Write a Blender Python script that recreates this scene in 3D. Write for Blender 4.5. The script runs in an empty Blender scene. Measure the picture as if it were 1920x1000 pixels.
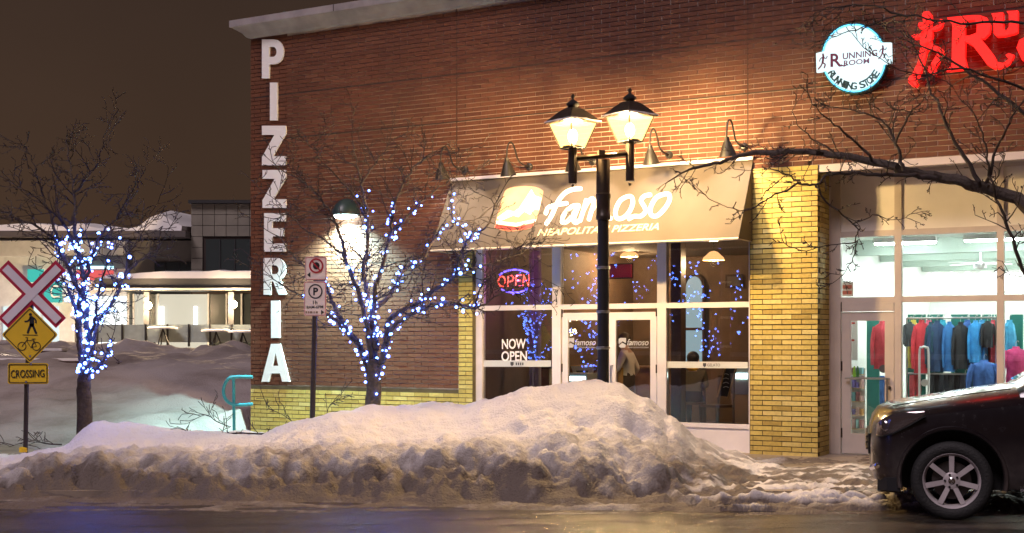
import bpy, bmesh, math, random
from mathutils import Vector, Matrix, noise
from mathutils.geometry import tessellate_polygon
R = math.radians
random.seed(7)
S = bpy.context.scene
COL = S.collection

# ------------------------------------------------------------------ camera, sky, light, exposure
F = 2400.0          # focal length in photograph pixels (45 mm on a 36 mm sensor)
CX, HY, EYE = 960.0, 640.0, 1.6
cam_d = bpy.data.cameras.new('camera'); cam = bpy.data.objects.new('camera', cam_d); COL.objects.link(cam)
cam.location = (0, 0, EYE); cam.rotation_euler = (R(90), 0, 0)
cam_d.lens = 45; cam_d.sensor_width = 36; cam_d.shift_y = 140 / 1920; cam_d.clip_end = 600
S.camera = cam
world = bpy.data.worlds.new('World'); S.world = world; world.use_nodes = True
wn = world.node_tree; wn.nodes.clear()
wo = wn.nodes.new('ShaderNodeOutputWorld'); wb = wn.nodes.new('ShaderNodeBackground')
tc = wn.nodes.new('ShaderNodeTexCoord'); sx = wn.nodes.new('ShaderNodeSeparateXYZ'); rp = wn.nodes.new('ShaderNodeValToRGB')
rp.color_ramp.elements[0].position = 0.0; rp.color_ramp.elements[0].color = (.034, .0190, .0112, 1)
rp.color_ramp.elements[1].position = 0.45; rp.color_ramp.elements[1].color = (.009, .0065, .0065, 1)
wn.links.new(tc.outputs['Generated'], sx.inputs[0]); wn.links.new(sx.outputs['Z'], rp.inputs[0])
nz = wn.nodes.new('ShaderNodeTexNoise'); nz.inputs['Scale'].default_value = 2.2; nz.inputs['Detail'].default_value = 5
nr = wn.nodes.new('ShaderNodeMapRange'); nr.inputs[1].default_value = .3; nr.inputs[2].default_value = .7; nr.inputs[3].default_value = .82; nr.inputs[4].default_value = 1.18
nm_ = wn.nodes.new('ShaderNodeMix'); nm_.data_type = 'RGBA'; nm_.blend_type = 'MULTIPLY'; nm_.inputs[0].default_value = 1.0
wn.links.new(tc.outputs['Generated'], nz.inputs['Vector']); wn.links.new(nz.outputs['Fac'], nr.inputs[0]); wn.links.new(rp.outputs[0], nm_.inputs['A']); wn.links.new(nr.outputs[0], nm_.inputs['B'])
wn.links.new(nm_.outputs['Result'], wb.inputs['Color']); wb.inputs['Strength'].default_value = 1.0
wn.links.new(wb.outputs[0], wo.inputs[0])
street_fill_d = bpy.data.lights.new('street_fill', 'SUN'); street_fill = bpy.data.objects.new('street_fill', street_fill_d); COL.objects.link(street_fill)  # added soft lamp standing in for unseen street lamps behind the camera
street_fill_d.energy = 0.85; street_fill_d.angle = R(20); street_fill_d.color = (1.0, .83, .90)
street_fill.rotation_euler = Vector((0.42, 0.66, -0.98)).to_track_quat('-Z', 'Y').to_euler()
S.view_settings.view_transform = 'Standard'; S.view_settings.look = 'None'
S.view_settings.exposure = 1.12; S.view_settings.gamma = 1.0
S.render.engine = 'CYCLES'
S.cycles.use_denoising = True
try: S.cycles.denoiser = 'OPENIMAGEDENOISE'
except Exception: pass
S.cycles.max_bounces = 7; S.cycles.transparent_max_bounces = 12
S.cycles.sample_clamp_indirect = 6.0; S.cycles.caustics_reflective = False; S.cycles.caustics_refractive = False
S.cycles.use_light_tree = True

# ------------------------------------------------------------------ frames: pixels, world, facade
TH = R(28.9); CT, ST = math.cos(TH), math.sin(TH)
WO = Vector((0, 19.05, 0)); WU = Vector((CT, -ST, 0)); WN = Vector((-ST, -CT, 0)); UP = Vector((0, 0, 1))
def W(t, y, h): return WO + WU * t - WN * y + UP * h          # y > 0 goes into the building
def ray(px, py): return Vector(((px - CX) / F, 1.0, (HY - py) / F))
def pix(px, py, z): d = ray(px, py); return Vector((d.x * z, z, EYE + d.z * z))
def hit(px, py, p0, n):
    d = ray(px, py); o = Vector((0, 0, EYE)); return o + d * ((p0 - o).dot(n) / d.dot(n))
def hitw(px, py, y=0.0): return hit(px, py, W(0, y, 0), WN)
def th(px, py, y=0.0):
    p = hitw(px, py, y); return ((p - WO).dot(WU), p.z)
def tw(px, y=0.0): return th(px, 640, y)[0]

# ------------------------------------------------------------------ materials
MATS = {}
def mat(name, col=(.5, .5, .5), rough=.6, metal=0.0, emit=None, es=0.0, var=0.0, scale=6.0, bump=0.0, bscale=30.0, spec=None, coat=0.0, trans=0.0, col2=None):
    if name in MATS: return MATS[name]
    m = bpy.data.materials.new(name); m.use_nodes = True; nt = m.node_tree; b = nt.nodes['Principled BSDF']
    b.inputs['Base Color'].default_value = (*col, 1); b.inputs['Roughness'].default_value = rough; b.inputs['Metallic'].default_value = metal
    if spec is not None: b.inputs['Specular IOR Level'].default_value = spec
    if coat: b.inputs['Coat Weight'].default_value = coat; b.inputs['Coat Roughness'].default_value = .04
    if trans: b.inputs['Transmission Weight'].default_value = trans
    if emit: b.inputs['Emission Color'].default_value = (*emit, 1); b.inputs['Emission Strength'].default_value = es
    if var or col2 or bump:
        tcn = nt.nodes.new('ShaderNodeTexCoord')
    if var or col2:
        n = nt.nodes.new('ShaderNodeTexNoise'); n.inputs['Scale'].default_value = scale; n.inputs['Detail'].default_value = 6
        nt.links.new(tcn.outputs['Object'], n.inputs['Vector'])
        r = nt.nodes.new('ShaderNodeValToRGB'); r.color_ramp.elements[0].position = .32; r.color_ramp.elements[1].position = .68
        c2 = col2 or tuple(min(1, c * (1 + var)) for c in col); c1 = col if col2 else tuple(c * (1 - var) for c in col)
        r.color_ramp.elements[0].color = (*c1, 1); r.color_ramp.elements[1].color = (*c2, 1)
        nt.links.new(n.outputs['Fac'], r.inputs[0]); nt.links.new(r.outputs[0], b.inputs['Base Color'])
    if bump:
        n2 = nt.nodes.new('ShaderNodeTexNoise'); n2.inputs['Scale'].default_value = bscale; n2.inputs['Detail'].default_value = 5
        nt.links.new(tcn.outputs['Object'], n2.inputs['Vector'])
        bp = nt.nodes.new('ShaderNodeBump'); bp.inputs['Strength'].default_value = bump; bp.inputs['Distance'].default_value = .02
        nt.links.new(n2.outputs['Fac'], bp.inputs['Height']); nt.links.new(bp.outputs[0], b.inputs['Normal'])
    MATS[name] = m; return m
def brick_mat(name, cols):
    m = bpy.data.materials.new(name); m.use_nodes = True; nt = m.node_tree; b = nt.nodes['Principled BSDF']
    oi = nt.nodes.new('ShaderNodeObjectInfo'); ge = nt.nodes.new('ShaderNodeNewGeometry')
    ad = nt.nodes.new('ShaderNodeMath'); ad.operation = 'ADD'; fr = nt.nodes.new('ShaderNodeMath'); fr.operation = 'FRACT'
    nt.links.new(oi.outputs['Random'], ad.inputs[0]); nt.links.new(ge.outputs['Random Per Island'], ad.inputs[1]); nt.links.new(ad.outputs[0], fr.inputs[0])
    r = nt.nodes.new('ShaderNodeValToRGB'); r.color_ramp.interpolation = 'LINEAR'
    while len(r.color_ramp.elements) < len(cols): r.color_ramp.elements.new(.5)
    for i, c in enumerate(cols): r.color_ramp.elements[i].position = i / (len(cols) - 1); r.color_ramp.elements[i].color = (*c, 1)
    nt.links.new(fr.outputs[0], r.inputs[0])
    n = nt.nodes.new('ShaderNodeTexNoise'); n.inputs['Scale'].default_value = 26; n.inputs['Detail'].default_value = 6
    nt.links.new(ge.outputs['Position'], n.inputs['Vector'])
    n3 = nt.nodes.new('ShaderNodeTexNoise'); n3.inputs['Scale'].default_value = .8; n3.inputs['Detail'].default_value = 4
    nt.links.new(ge.outputs['Position'], n3.inputs['Vector'])
    mx = nt.nodes.new('ShaderNodeMix'); mx.data_type = 'RGBA'; mx.blend_type = 'MULTIPLY'; mx.inputs[0].default_value = .55
    r2 = nt.nodes.new('ShaderNodeValToRGB'); r2.color_ramp.elements[0].position = .3; r2.color_ramp.elements[0].color = (.45, .45, .45, 1); r2.color_ramp.elements[1].position = .62; r2.color_ramp.elements[1].color = (1.1, 1.1, 1.1, 1)
    a2 = nt.nodes.new('ShaderNodeMath'); a2.operation = 'ADD'; a2.use_clamp = False
    s2 = nt.nodes.new('ShaderNodeMath'); s2.operation = 'MULTIPLY'; s2.inputs[1].default_value = .5
    nt.links.new(n.outputs['Fac'], a2.inputs[0]); nt.links.new(n3.outputs['Fac'], a2.inputs[1]); nt.links.new(a2.outputs[0], s2.inputs[0])
    nt.links.new(s2.outputs[0], r2.inputs[0]); nt.links.new(r.outputs[0], mx.inputs['A']); nt.links.new(r2.outputs[0], mx.inputs['B'])
    nt.links.new(mx.outputs['Result'], b.inputs['Base Color']); b.inputs['Roughness'].default_value = .75
    bp = nt.nodes.new('ShaderNodeBump'); bp.inputs['Strength'].default_value = .35; bp.inputs['Distance'].default_value = .01
    nt.links.new(n.outputs['Fac'], bp.inputs['Height']); nt.links.new(bp.outputs[0], b.inputs['Normal'])
    MATS[name] = m; return m
def glass_mat(name, tint=(1, 1, 1), ior=1.5, extra=0.0):
    m = bpy.data.materials.new(name); m.use_nodes = True; nt = m.node_tree; nt.nodes.clear()
    o = nt.nodes.new('ShaderNodeOutputMaterial'); mx = nt.nodes.new('ShaderNodeMixShader'); fr = nt.nodes.new('ShaderNodeFresnel'); fr.inputs[0].default_value = ior
    ad = nt.nodes.new('ShaderNodeMath'); ad.operation = 'ADD'; ad.inputs[1].default_value = extra
    t = nt.nodes.new('ShaderNodeBsdfTransparent'); t.inputs[0].default_value = (*tint, 1); g = nt.nodes.new('ShaderNodeBsdfGlossy'); g.inputs['Roughness'].default_value = .0
    nt.links.new(fr.outputs[0], ad.inputs[0]); nt.links.new(ad.outputs[0], mx.inputs[0]); nt.links.new(t.outputs[0], mx.inputs[1]); nt.links.new(g.outputs[0], mx.inputs[2]); nt.links.new(mx.outputs[0], o.inputs[0])
    MATS[name] = m; return m
def emis(name, col, s): return mat(name, (0.02, .02, .02), .5, emit=col, es=s)

M_RED = brick_mat('red_brick', [(.098, .028, .012), (.138, .043, .018), (.115, .035, .015), (.155, .054, .025)])
M_YEL = brick_mat('yellow_brick', [(.40, .29, .07), (.60, .47, .13), (.50, .37, .09), (.55, .42, .12), (.68, .56, .21)])
M_MORT = mat('pale_mortar', (.44, .37, .33), .9, var=.35, scale=3)
M_MORTD = mat('dark_mortar', (.10, .085, .05), .9, var=.2)
M_MORTR = mat('red_mortar', (.10, .045, .035), .9, var=.2)
M_JOINT = mat('joint_sealant', (.03, .018, .015), .8)
M_FRAME = mat('painted_frame', (.68, .63, .66), .45, var=.06, scale=4)
M_TAUPE = mat('taupe_frame', (.60, .52, .45), .45, var=.06, scale=4)
M_WHITE = mat('white_paint', (.82, .80, .82), .5)
M_BLACK = mat('black_metal', (.02, .018, .018), .38, bump=.15)
M_BRONZE = mat('bronze_metal', (.045, .032, .024), .35, .3, bump=.1)
M_CORN = mat('cornice_metal', (.30, .27, .28), .6, var=.22, scale=3)
M_AWN = mat('awning_fabric', (.10, .08, .064), .85, var=.08, scale=2, bump=.1, bscale=200)
M_BARK = mat('bark', (.062, .046, .04), .85, col2=(.11, .085, .07), scale=24, bump=.8, bscale=40)
M_TWIG = mat('twig_bark', (.040, .027, .023), .8, var=.3, scale=10)
M_LED = emis('led_blue', (.075, .17, 1.0), 15.0)
M_WIRE = mat('dark_wire', (.02, .02, .03), .5)
M_GLASS = glass_mat('window_glass', (.9, .93, .92), 1.5, .03)
M_GLASSD = glass_mat('tinted_glass', (.12, .13, .14), 1.5, .03)
M_STEEL = mat('brushed_steel', (.5, .5, .5), .3, 1.0)
M_WOOD = mat('oak_wood', (.34, .19, .07), .5, var=.25, scale=5)
M_DWOOD = mat('dark_wood', (.06, .03, .02), .5, var=.2)

# ------------------------------------------------------------------ mesh building
class MB:
    def __init__(s): s.v = []; s.f = []; s.m = []
    def add(s, vs, fs, mi=0):
        b = len(s.v); s.v += [Vector(v) for v in vs]; s.f += [tuple(i + b for i in f) for f in fs]; s.m += [mi] * len(fs); return s
    def hexa(s, p, mi=0):  # 8 points: bottom 4 ccw, top 4
        return s.add(p, [(3, 2, 1, 0), (4, 5, 6, 7), (0, 1, 5, 4), (1, 2, 6, 5), (2, 3, 7, 6), (3, 0, 4, 7)], mi)
    def box(s, c, d, rz=0, mi=0):
        c = Vector(c); q = Matrix.Rotation(rz, 3, 'Z'); x, y, z = [k / 2 for k in d]
        return s.hexa([c + q @ Vector(p) for p in ((-x, -y, -z), (x, -y, -z), (x, y, -z), (-x, y, -z), (-x, -y, z), (x, -y, z), (x, y, z), (-x, y, z))], mi)
    def boxw(s, t0, t1, y0, y1, h0, h1, mi=0):
        return s.hexa([W(t0, y0, h0), W(t1, y0, h0), W(t1, y1, h0), W(t0, y1, h0), W(t0, y0, h1), W(t1, y0, h1), W(t1, y1, h1), W(t0, y1, h1)], mi)
    def tube(s, pts, rad, n=8, cap=True, mi=0):
        pts = [Vector(p) for p in pts]; k = len(pts)
        if not hasattr(rad, '__len__'): rad = [rad] * k
        b = len(s.v); ref = None
        for i, p in enumerate(pts):
            d = (pts[min(i + 1, k - 1)] - pts[max(i - 1, 0)]);
            if d.length < 1e-9: d = Vector((0, 0, 1))
            d.normalize()
            if ref is None: ref = d.orthogonal().normalized()
            ref = (ref - d * ref.dot(d));
            ref = ref.normalized() if ref.length > 1e-6 else d.orthogonal().normalized()
            q = d.cross(ref)
            for j in range(n):
                a = 2 * math.pi * j / n; s.v.append(p + (ref * math.cos(a) + q * math.sin(a)) * rad[i])
        for i in range(k - 1):
            for j in range(n):
                s.f.append((b + i * n + j, b + i * n + (j + 1) % n, b + (i + 1) * n + (j + 1) % n, b + (i + 1) * n + j)); s.m.append(mi)
        if cap:
            s.f.append(tuple(b + j for j in range(n))[::-1]); s.m.append(mi); s.f.append(tuple(b + (k - 1) * n + j for j in range(n))); s.m.append(mi)
        return s
    def rings(s, rings, mi=0, cap=True, closed=True):
        b = len(s.v); n = len(rings[0])
        for r in rings: s.v += [Vector(p) for p in r]
        for i in range(len(rings) - 1):
            for j in range(n if closed else n - 1):
                s.f.append((b + i * n + j, b + i * n + (j + 1) % n, b + (i + 1) * n + (j + 1) % n, b + (i + 1) * n + j)); s.m.append(mi)
        if cap:
            s.f.append(tuple(b + j for j in range(n))[::-1]); s.m.append(mi); s.f.append(tuple(b + (len(rings) - 1) * n + j for j in range(n))); s.m.append(mi)
        return s
    def lathe(s, c, prof, n=16, ax=None, mi=0, cap=True):
        c = Vector(c); ax = Vector(ax or (0, 0, 1)).normalized(); e1 = ax.orthogonal().normalized(); e2 = ax.cross(e1)
        return s.rings([[c + ax * z + (e1 * math.cos(2 * math.pi * j / n) + e2 * math.sin(2 * math.pi * j / n)) * r for j in range(n)] for r, z in prof], mi, cap)
    def ball(s, c, r, n=8, k=6, sc=(1, 1, 1), mi=0):
        c = Vector(c)
        return s.rings([[c + Vector((sc[0] * r * math.sin(a) * math.cos(2 * math.pi * j / n), sc[1] * r * math.sin(a) * math.sin(2 * math.pi * j / n), -sc[2] * r * math.cos(a))) for j in range(n)] for a in [math.pi * (i + .02) / (k + .04) for i in range(k + 1)]], mi)
    def solid(s, polys, fmap, thick, mi=0):  # polys: outer + holes in 2D; fmap(x,y)->Vector; thick: Vector to the back
        flat = [p for pl in polys for p in pl]
        tri = tessellate_polygon([[Vector((p[0], p[1], 0)) for p in pl] for pl in polys])
        n = len(flat); fr = [fmap(*p) for p in flat]; bk = [p + thick for p in fr]
        fs = [tuple(t) for t in tri] + [tuple(i + n for i in t[::-1]) for t in tri]
        o = 0
        for pl in polys:
            k = len(pl)
            for i in range(k): a, b2 = o + i, o + (i + 1) % k; fs.append((a, b2, b2 + n, a + n))
            o += k
        return s.add(fr + bk, fs, mi)
def link(name, me, parent=None, loc=None):
    o = bpy.data.objects.new(name, me); COL.objects.link(o)
    if parent is not None: o.parent = parent
    if loc is not None: o.location = loc
    return o
def origin(parent):
    p = Vector((0, 0, 0))
    while parent is not None: p += parent.location; parent = parent.parent
    return p
def part(name, mb, mats, parent=None, smooth=False, origin_at=None):
    """one mesh object; vertices given in world space"""
    base = Vector(origin_at) if (parent is None and origin_at is not None) else origin(parent)
    me = bpy.data.meshes.new(name); me.from_pydata([tuple(v - base) for v in mb.v], [], mb.f)
    for m in (mats if isinstance(mats, (list, tuple)) else [mats]): me.materials.append(m)
    if max(mb.m, default=0): me.polygons.foreach_set('material_index', mb.m)
    me.validate(); bm = bmesh.new(); bm.from_mesh(me); bmesh.ops.recalc_face_normals(bm, faces=bm.faces); bm.to_mesh(me); bm.free()
    if smooth:
        me.polygons.foreach_set('use_smooth', [True] * len(me.polygons))
        try: me.set_sharp_from_angle(angle=R(40))
        except Exception: pass
    return link(name, me, parent, base if parent is None else None)
def tag(o, label=None, cat=None, group=None, kind=None):
    if label: o['label'] = label
    if cat: o['category'] = cat
    if group: o['group'] = group
    if kind: o['kind'] = kind
    return o
def thing(name, label, cat, loc, group=None):
    e = bpy.data.objects.new(name, None); COL.objects.link(e); e.location = loc; e.empty_display_size = .1
    return tag(e, label, cat, group)
def text2d(s, size=1.0, offset=0.0, shear=0.0):
    cu = bpy.data.curves.new('t', 'FONT'); cu.body = s; cu.size = size; cu.offset = offset; cu.shear = shear; cu.fill_mode = 'FRONT'; cu.resolution_u = 4
    o = bpy.data.objects.new('t', cu); COL.objects.link(o); dg = bpy.context.evaluated_depsgraph_get()
    me = bpy.data.meshes.new_from_object(o.evaluated_get(dg)); v = [(p.co.x, p.co.y) for p in me.vertices]; f = [tuple(p.vertices) for p in me.polygons]
    bpy.data.objects.remove(o); bpy.data.curves.remove(cu); bpy.data.meshes.remove(me); return v, f
def text_quad(mb, s, quad, fmap, thick, offset=0.0, mi=0, shear=0.0):
    """text stretched into a quad (bl, br, tr, tl) of 2D coordinates, mapped by fmap, given thickness"""
    v, f = text2d(s, 1.0, offset, shear); xs = [p[0] for p in v]; ys = [p[1] for p in v]; x0, x1, y0, y1 = min(xs), max(xs), min(ys), max(ys)
    out = []
    for x, y in v:
        u = (x - x0) / (x1 - x0); w = (y - y0) / (y1 - y0)
        px = (1 - u) * (1 - w) * quad[0][0] + u * (1 - w) * quad[1][0] + u * w * quad[2][0] + (1 - u) * w * quad[3][0]
        py = (1 - u) * (1 - w) * quad[0][1] + u * (1 - w) * quad[1][1] + u * w * quad[2][1] + (1 - u) * w * quad[3][1]
        out.append(fmap(px, py))
    n = len(out); edges = {}
    for fc in f:
        for i in range(len(fc)):
            e = (fc[i], fc[(i + 1) % len(fc)]); edges[e] = edges.get(e, 0) + 1
    side = [(b, a, a + n, b + n) for (a, b) in edges if (b, a) not in edges]
    mb.add(out + [p + thick for p in out], list(f) + [tuple(i + n for i in fc[::-1]) for fc in f] + side, mi)
def catmull(p, k=6):
    p = [Vector(q) for q in p]; out = []
    for i in range(len(p) - 1):
        a, b, c, d = p[max(i - 1, 0)], p[i], p[i + 1], p[min(i + 2, len(p) - 1)]
        for j in range(k):
            t = j / k; out.append(.5 * ((2 * b) + (c - a) * t + (2 * a - 5 * b + 4 * c - d) * t * t + (3 * b - a - 3 * c + d) * t ** 3))
    return out + [p[-1]]
def stroke(mb, pts, w, fmap, thick, mi=0, smooth=True):
    """flat ribbon along a 2D polyline with round ends"""
    p = [Vector((a, b)) for a, b in pts]; p = catmull(p, 5) if smooth and len(p) > 2 else p
    L, Rr = [], []
    for i, q in enumerate(p):
        d = (p[min(i + 1, len(p) - 1)] - p[max(i - 1, 0)]); d = d.normalized() if d.length > 1e-9 else Vector((1, 0)); nn = Vector((-d.y, d.x)) * w / 2
        L.append(q + nn); Rr.append(q - nn)
    d0 = (p[0] - p[1]).normalized(); d1 = (p[-1] - p[-2]).normalized()
    L = [p[0] + d0 * w * .35 + (L[0] - p[0]) * .6] + L + [p[-1] + d1 * w * .35 + (L[-1] - p[-1]) * .6]
    Rr = [p[0] + d0 * w * .35 + (Rr[0] - p[0]) * .6] + Rr + [p[-1] + d1 * w * .35 + (Rr[-1] - p[-1]) * .6]
    n = len(L); fr = [fmap(q.x, q.y) for q in L] + [fmap(q.x, q.y) for q in Rr]; bk = [q + thick for q in fr]
    fs = []
    for i in range(n - 1):
        fs += [(i, i + 1, n + i + 1, n + i), (2 * n + i, 3 * n + i, 3 * n + i + 1, 2 * n + i + 1), (i, 2 * n + i, 2 * n + i + 1, i + 1), (n + i, n + i + 1, 3 * n + i + 1, 3 * n + i)]
    fs += [(0, n, 3 * n, 2 * n), (n - 1, 3 * n - 1, 4 * n - 1, 2 * n - 1)]
    mb.add(fr + bk, fs, mi)
def fbm(x, y, z, o=4, s=1.0):
    a, t = 1.0, 0.0
    for i in range(o): t += a * noise.noise(Vector((x * s, y * s, z * s + i * 7.3))); a *= .5; s *= 2.03
    return t
def lerp_table(tab, x):
    if x <= tab[0][0]: return tab[0][1:]
    for a, b in zip(tab, tab[1:]):
        if x <= b[0]:
            u = (x - a[0]) / (b[0] - a[0]); u = u * u * (3 - 2 * u); return tuple(p + (q - p) * u for p, q in zip(a[1:], b[1:]))
    return tab[-1][1:]
def lamp(name, kind, loc, energy, col, parent=None, size=.05, aim=None, spot=None, blend=.5):
    d = bpy.data.lights.new(name, kind); d.energy = energy; d.color = col
    if kind in ('POINT', 'SPOT'): d.shadow_soft_size = size
    if kind == 'SPOT': d.spot_size = R(spot or 90); d.spot_blend = blend
    o = bpy.data.objects.new(name, d); COL.objects.link(o)
    if parent is not None: o.parent = parent
    o.location = Vector(loc) - origin(parent)
    if aim is not None: o.rotation_euler = (Vector(aim) - Vector(loc)).to_track_quat('-Z', 'Y').to_euler()
    return o

# ------------------------------------------------------------------ ground, road, snow
def ground_mat():
    m = bpy.data.materials.new('wet_asphalt'); m.use_nodes = True; nt = m.node_tree; b = nt.nodes['Principled BSDF']
    g = nt.nodes.new('ShaderNodeNewGeometry')
    mp = nt.nodes.new('ShaderNodeMapping'); mp.inputs['Scale'].default_value = (.6, 2.2, 1); nt.links.new(g.outputs['Position'], mp.inputs[0])
    n = nt.nodes.new('ShaderNodeTexNoise'); n.inputs['Scale'].default_value = 1.7; n.inputs['Detail'].default_value = 8; nt.links.new(mp.outputs[0], n.inputs['Vector'])
    n2 = nt.nodes.new('ShaderNodeTexNoise'); n2.inputs['Scale'].default_value = 55; n2.inputs['Detail'].default_value = 4; nt.links.new(g.outputs['Position'], n2.inputs['Vector'])
    r = nt.nodes.new('ShaderNodeValToRGB'); r.color_ramp.elements[0].position = .38; r.color_ramp.elements[0].color = (.022, .019, .018, 1); r.color_ramp.elements[1].position = .68; r.color_ramp.elements[1].color = (.085, .062, .045, 1)
    nt.links.new(n.outputs['Fac'], r.inputs[0]); nt.links.new(r.outputs[0], b.inputs['Base Color'])
    r3 = nt.nodes.new('ShaderNodeMapRange'); r3.inputs[1].default_value = .35; r3.inputs[2].default_value = .65; r3.inputs[3].default_value = .05; r3.inputs[4].default_value = .26
    nt.links.new(n.outputs['Fac'], r3.inputs[0]); nt.links.new(r3.outputs[0], b.inputs['Roughness'])
    bp = nt.nodes.new('ShaderNodeBump'); bp.inputs['Strength'].default_value = .5; bp.inputs['Distance'].default_value = .02; nt.links.new(n2.outputs['Fac'], bp.inputs['Height'])
    bp2 = nt.nodes.new('ShaderNodeBump'); bp2.inputs['Strength'].default_value = .5; bp2.inputs['Distance'].default_value = .05; nt.links.new(n.outputs['Fac'], bp2.inputs['Height']); nt.links.new(bp.outputs[0], bp2.inputs['Normal'])
    nt.links.new(bp2.outputs[0], b.inputs['Normal']); return m
M_ROAD = ground_mat()
def snow_mat(name, clean, dirty):
    m = bpy.data.materials.new(name); m.use_nodes = True; nt = m.node_tree; b = nt.nodes['Principled BSDF']
    g = nt.nodes.new('ShaderNodeNewGeometry'); at = nt.nodes.new('ShaderNodeAttribute'); at.attribute_name = 'dirt_shade'
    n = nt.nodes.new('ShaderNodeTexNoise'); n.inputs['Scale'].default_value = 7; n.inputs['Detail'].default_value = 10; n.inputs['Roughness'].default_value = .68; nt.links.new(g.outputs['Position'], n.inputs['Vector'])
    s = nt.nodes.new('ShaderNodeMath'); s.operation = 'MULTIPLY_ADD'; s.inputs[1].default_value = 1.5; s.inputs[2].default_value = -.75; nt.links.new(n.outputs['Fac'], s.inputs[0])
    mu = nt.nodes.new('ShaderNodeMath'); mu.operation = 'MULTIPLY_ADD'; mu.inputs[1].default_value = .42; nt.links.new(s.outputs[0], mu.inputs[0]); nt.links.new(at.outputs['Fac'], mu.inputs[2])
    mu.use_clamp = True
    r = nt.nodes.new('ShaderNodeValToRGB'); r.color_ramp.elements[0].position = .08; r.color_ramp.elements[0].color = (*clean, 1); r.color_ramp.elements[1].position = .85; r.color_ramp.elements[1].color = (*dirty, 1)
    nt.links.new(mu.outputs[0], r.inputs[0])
    n4 = nt.nodes.new('ShaderNodeTexNoise'); n4.inputs['Scale'].default_value = 95; n4.inputs['Detail'].default_value = 3; nt.links.new(g.outputs['Position'], n4.inputs['Vector'])
    mr = nt.nodes.new('ShaderNodeMapRange'); mr.inputs[1].default_value = .60; mr.inputs[2].default_value = .68; nt.links.new(n4.outputs['Fac'], mr.inputs[0])
    gm = nt.nodes.new('ShaderNodeMath'); gm.operation = 'MULTIPLY'; nt.links.new(mr.outputs[0], gm.inputs[0])
    ga = nt.nodes.new('ShaderNodeMath'); ga.operation = 'MULTIPLY_ADD'; ga.inputs[1].default_value = .6; ga.inputs[2].default_value = .22; ga.use_clamp = True; nt.links.new(at.outputs['Fac'], ga.inputs[0]); nt.links.new(ga.outputs[0], gm.inputs[1])
    gx = nt.nodes.new('ShaderNodeMix'); gx.data_type = 'RGBA'; nt.links.new(gm.outputs[0], gx.inputs[0]); nt.links.new(r.outputs[0], gx.inputs['A']); gx.inputs['B'].default_value = (.05, .035, .025, 1)
    nt.links.new(gx.outputs['Result'], b.inputs['Base Color'])
    b.inputs['Roughness'].default_value = .65; b.inputs['Specular IOR Level'].default_value = .25
    n2 = nt.nodes.new('ShaderNodeTexNoise'); n2.inputs['Scale'].default_value = 38; n2.inputs['Detail'].default_value = 6; nt.links.new(g.outputs['Position'], n2.inputs['Vector'])
    bp = nt.nodes.new('ShaderNodeBump'); bp.inputs['Strength'].default_value = .6; bp.inputs['Distance'].default_value = .04; nt.links.new(n2.outputs['Fac'], bp.inputs['Height']); nt.links.new(bp.outputs[0], b.inputs['Normal'])
    return m
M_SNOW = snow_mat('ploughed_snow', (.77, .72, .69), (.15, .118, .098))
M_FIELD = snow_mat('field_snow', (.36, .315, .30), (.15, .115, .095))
def sheet(name, x0, x1, y0, y1, z, m, kind='structure'):
    mb = MB(); mb.add([(x0, y0, z), (x1, y0, z), (x1, y1, z), (x0, y1, z)], [(0, 1, 2, 3)])
    o = part(name, mb, m); tag(o, kind=kind); return o
sheet('ground', -300, 300, -100, 500, -.03, mat('frozen_ground', (.16, .13, .12), .9, var=.3, scale=.5))
sheet('road', -120, 120, -60, 13.0, 0.0, M_ROAD)
mb = MB(); mb.box((0, 17.0, .02), (60, 8.0, .12)); pv = part('pavement', mb, mat('slushy_concrete', (.20, .165, .13), .45, col2=(.34, .27, .20), scale=3, bump=.5, bscale=18)); tag(pv, kind='structure')

def grid_obj(name, xs, zs, hf, m, label=None):
    nx, nz = len(xs), len(zs); vs = []; dirt_shade = []
    for z in zs:
        for x in xs:
            h, d = hf(x, z); vs.append((x, z, h)); dirt_shade.append(d)
    fs = [(j * nx + i, j * nx + i + 1, (j + 1) * nx + i + 1, (j + 1) * nx + i) for j in range(nz - 1) for i in range(nx - 1)]
    me = bpy.data.meshes.new(name); me.from_pydata(vs, [], fs); me.materials.append(m)
    a = me.attributes.new('dirt_shade', 'FLOAT', 'POINT'); a.data.foreach_set('value', dirt_shade)  # road dirt, and on the bank also shade put into the colour
    me.polygons.foreach_set('use_smooth', [True] * len(fs)); o = link(name, me); tag(o, label, kind='structure'); return o
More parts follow.
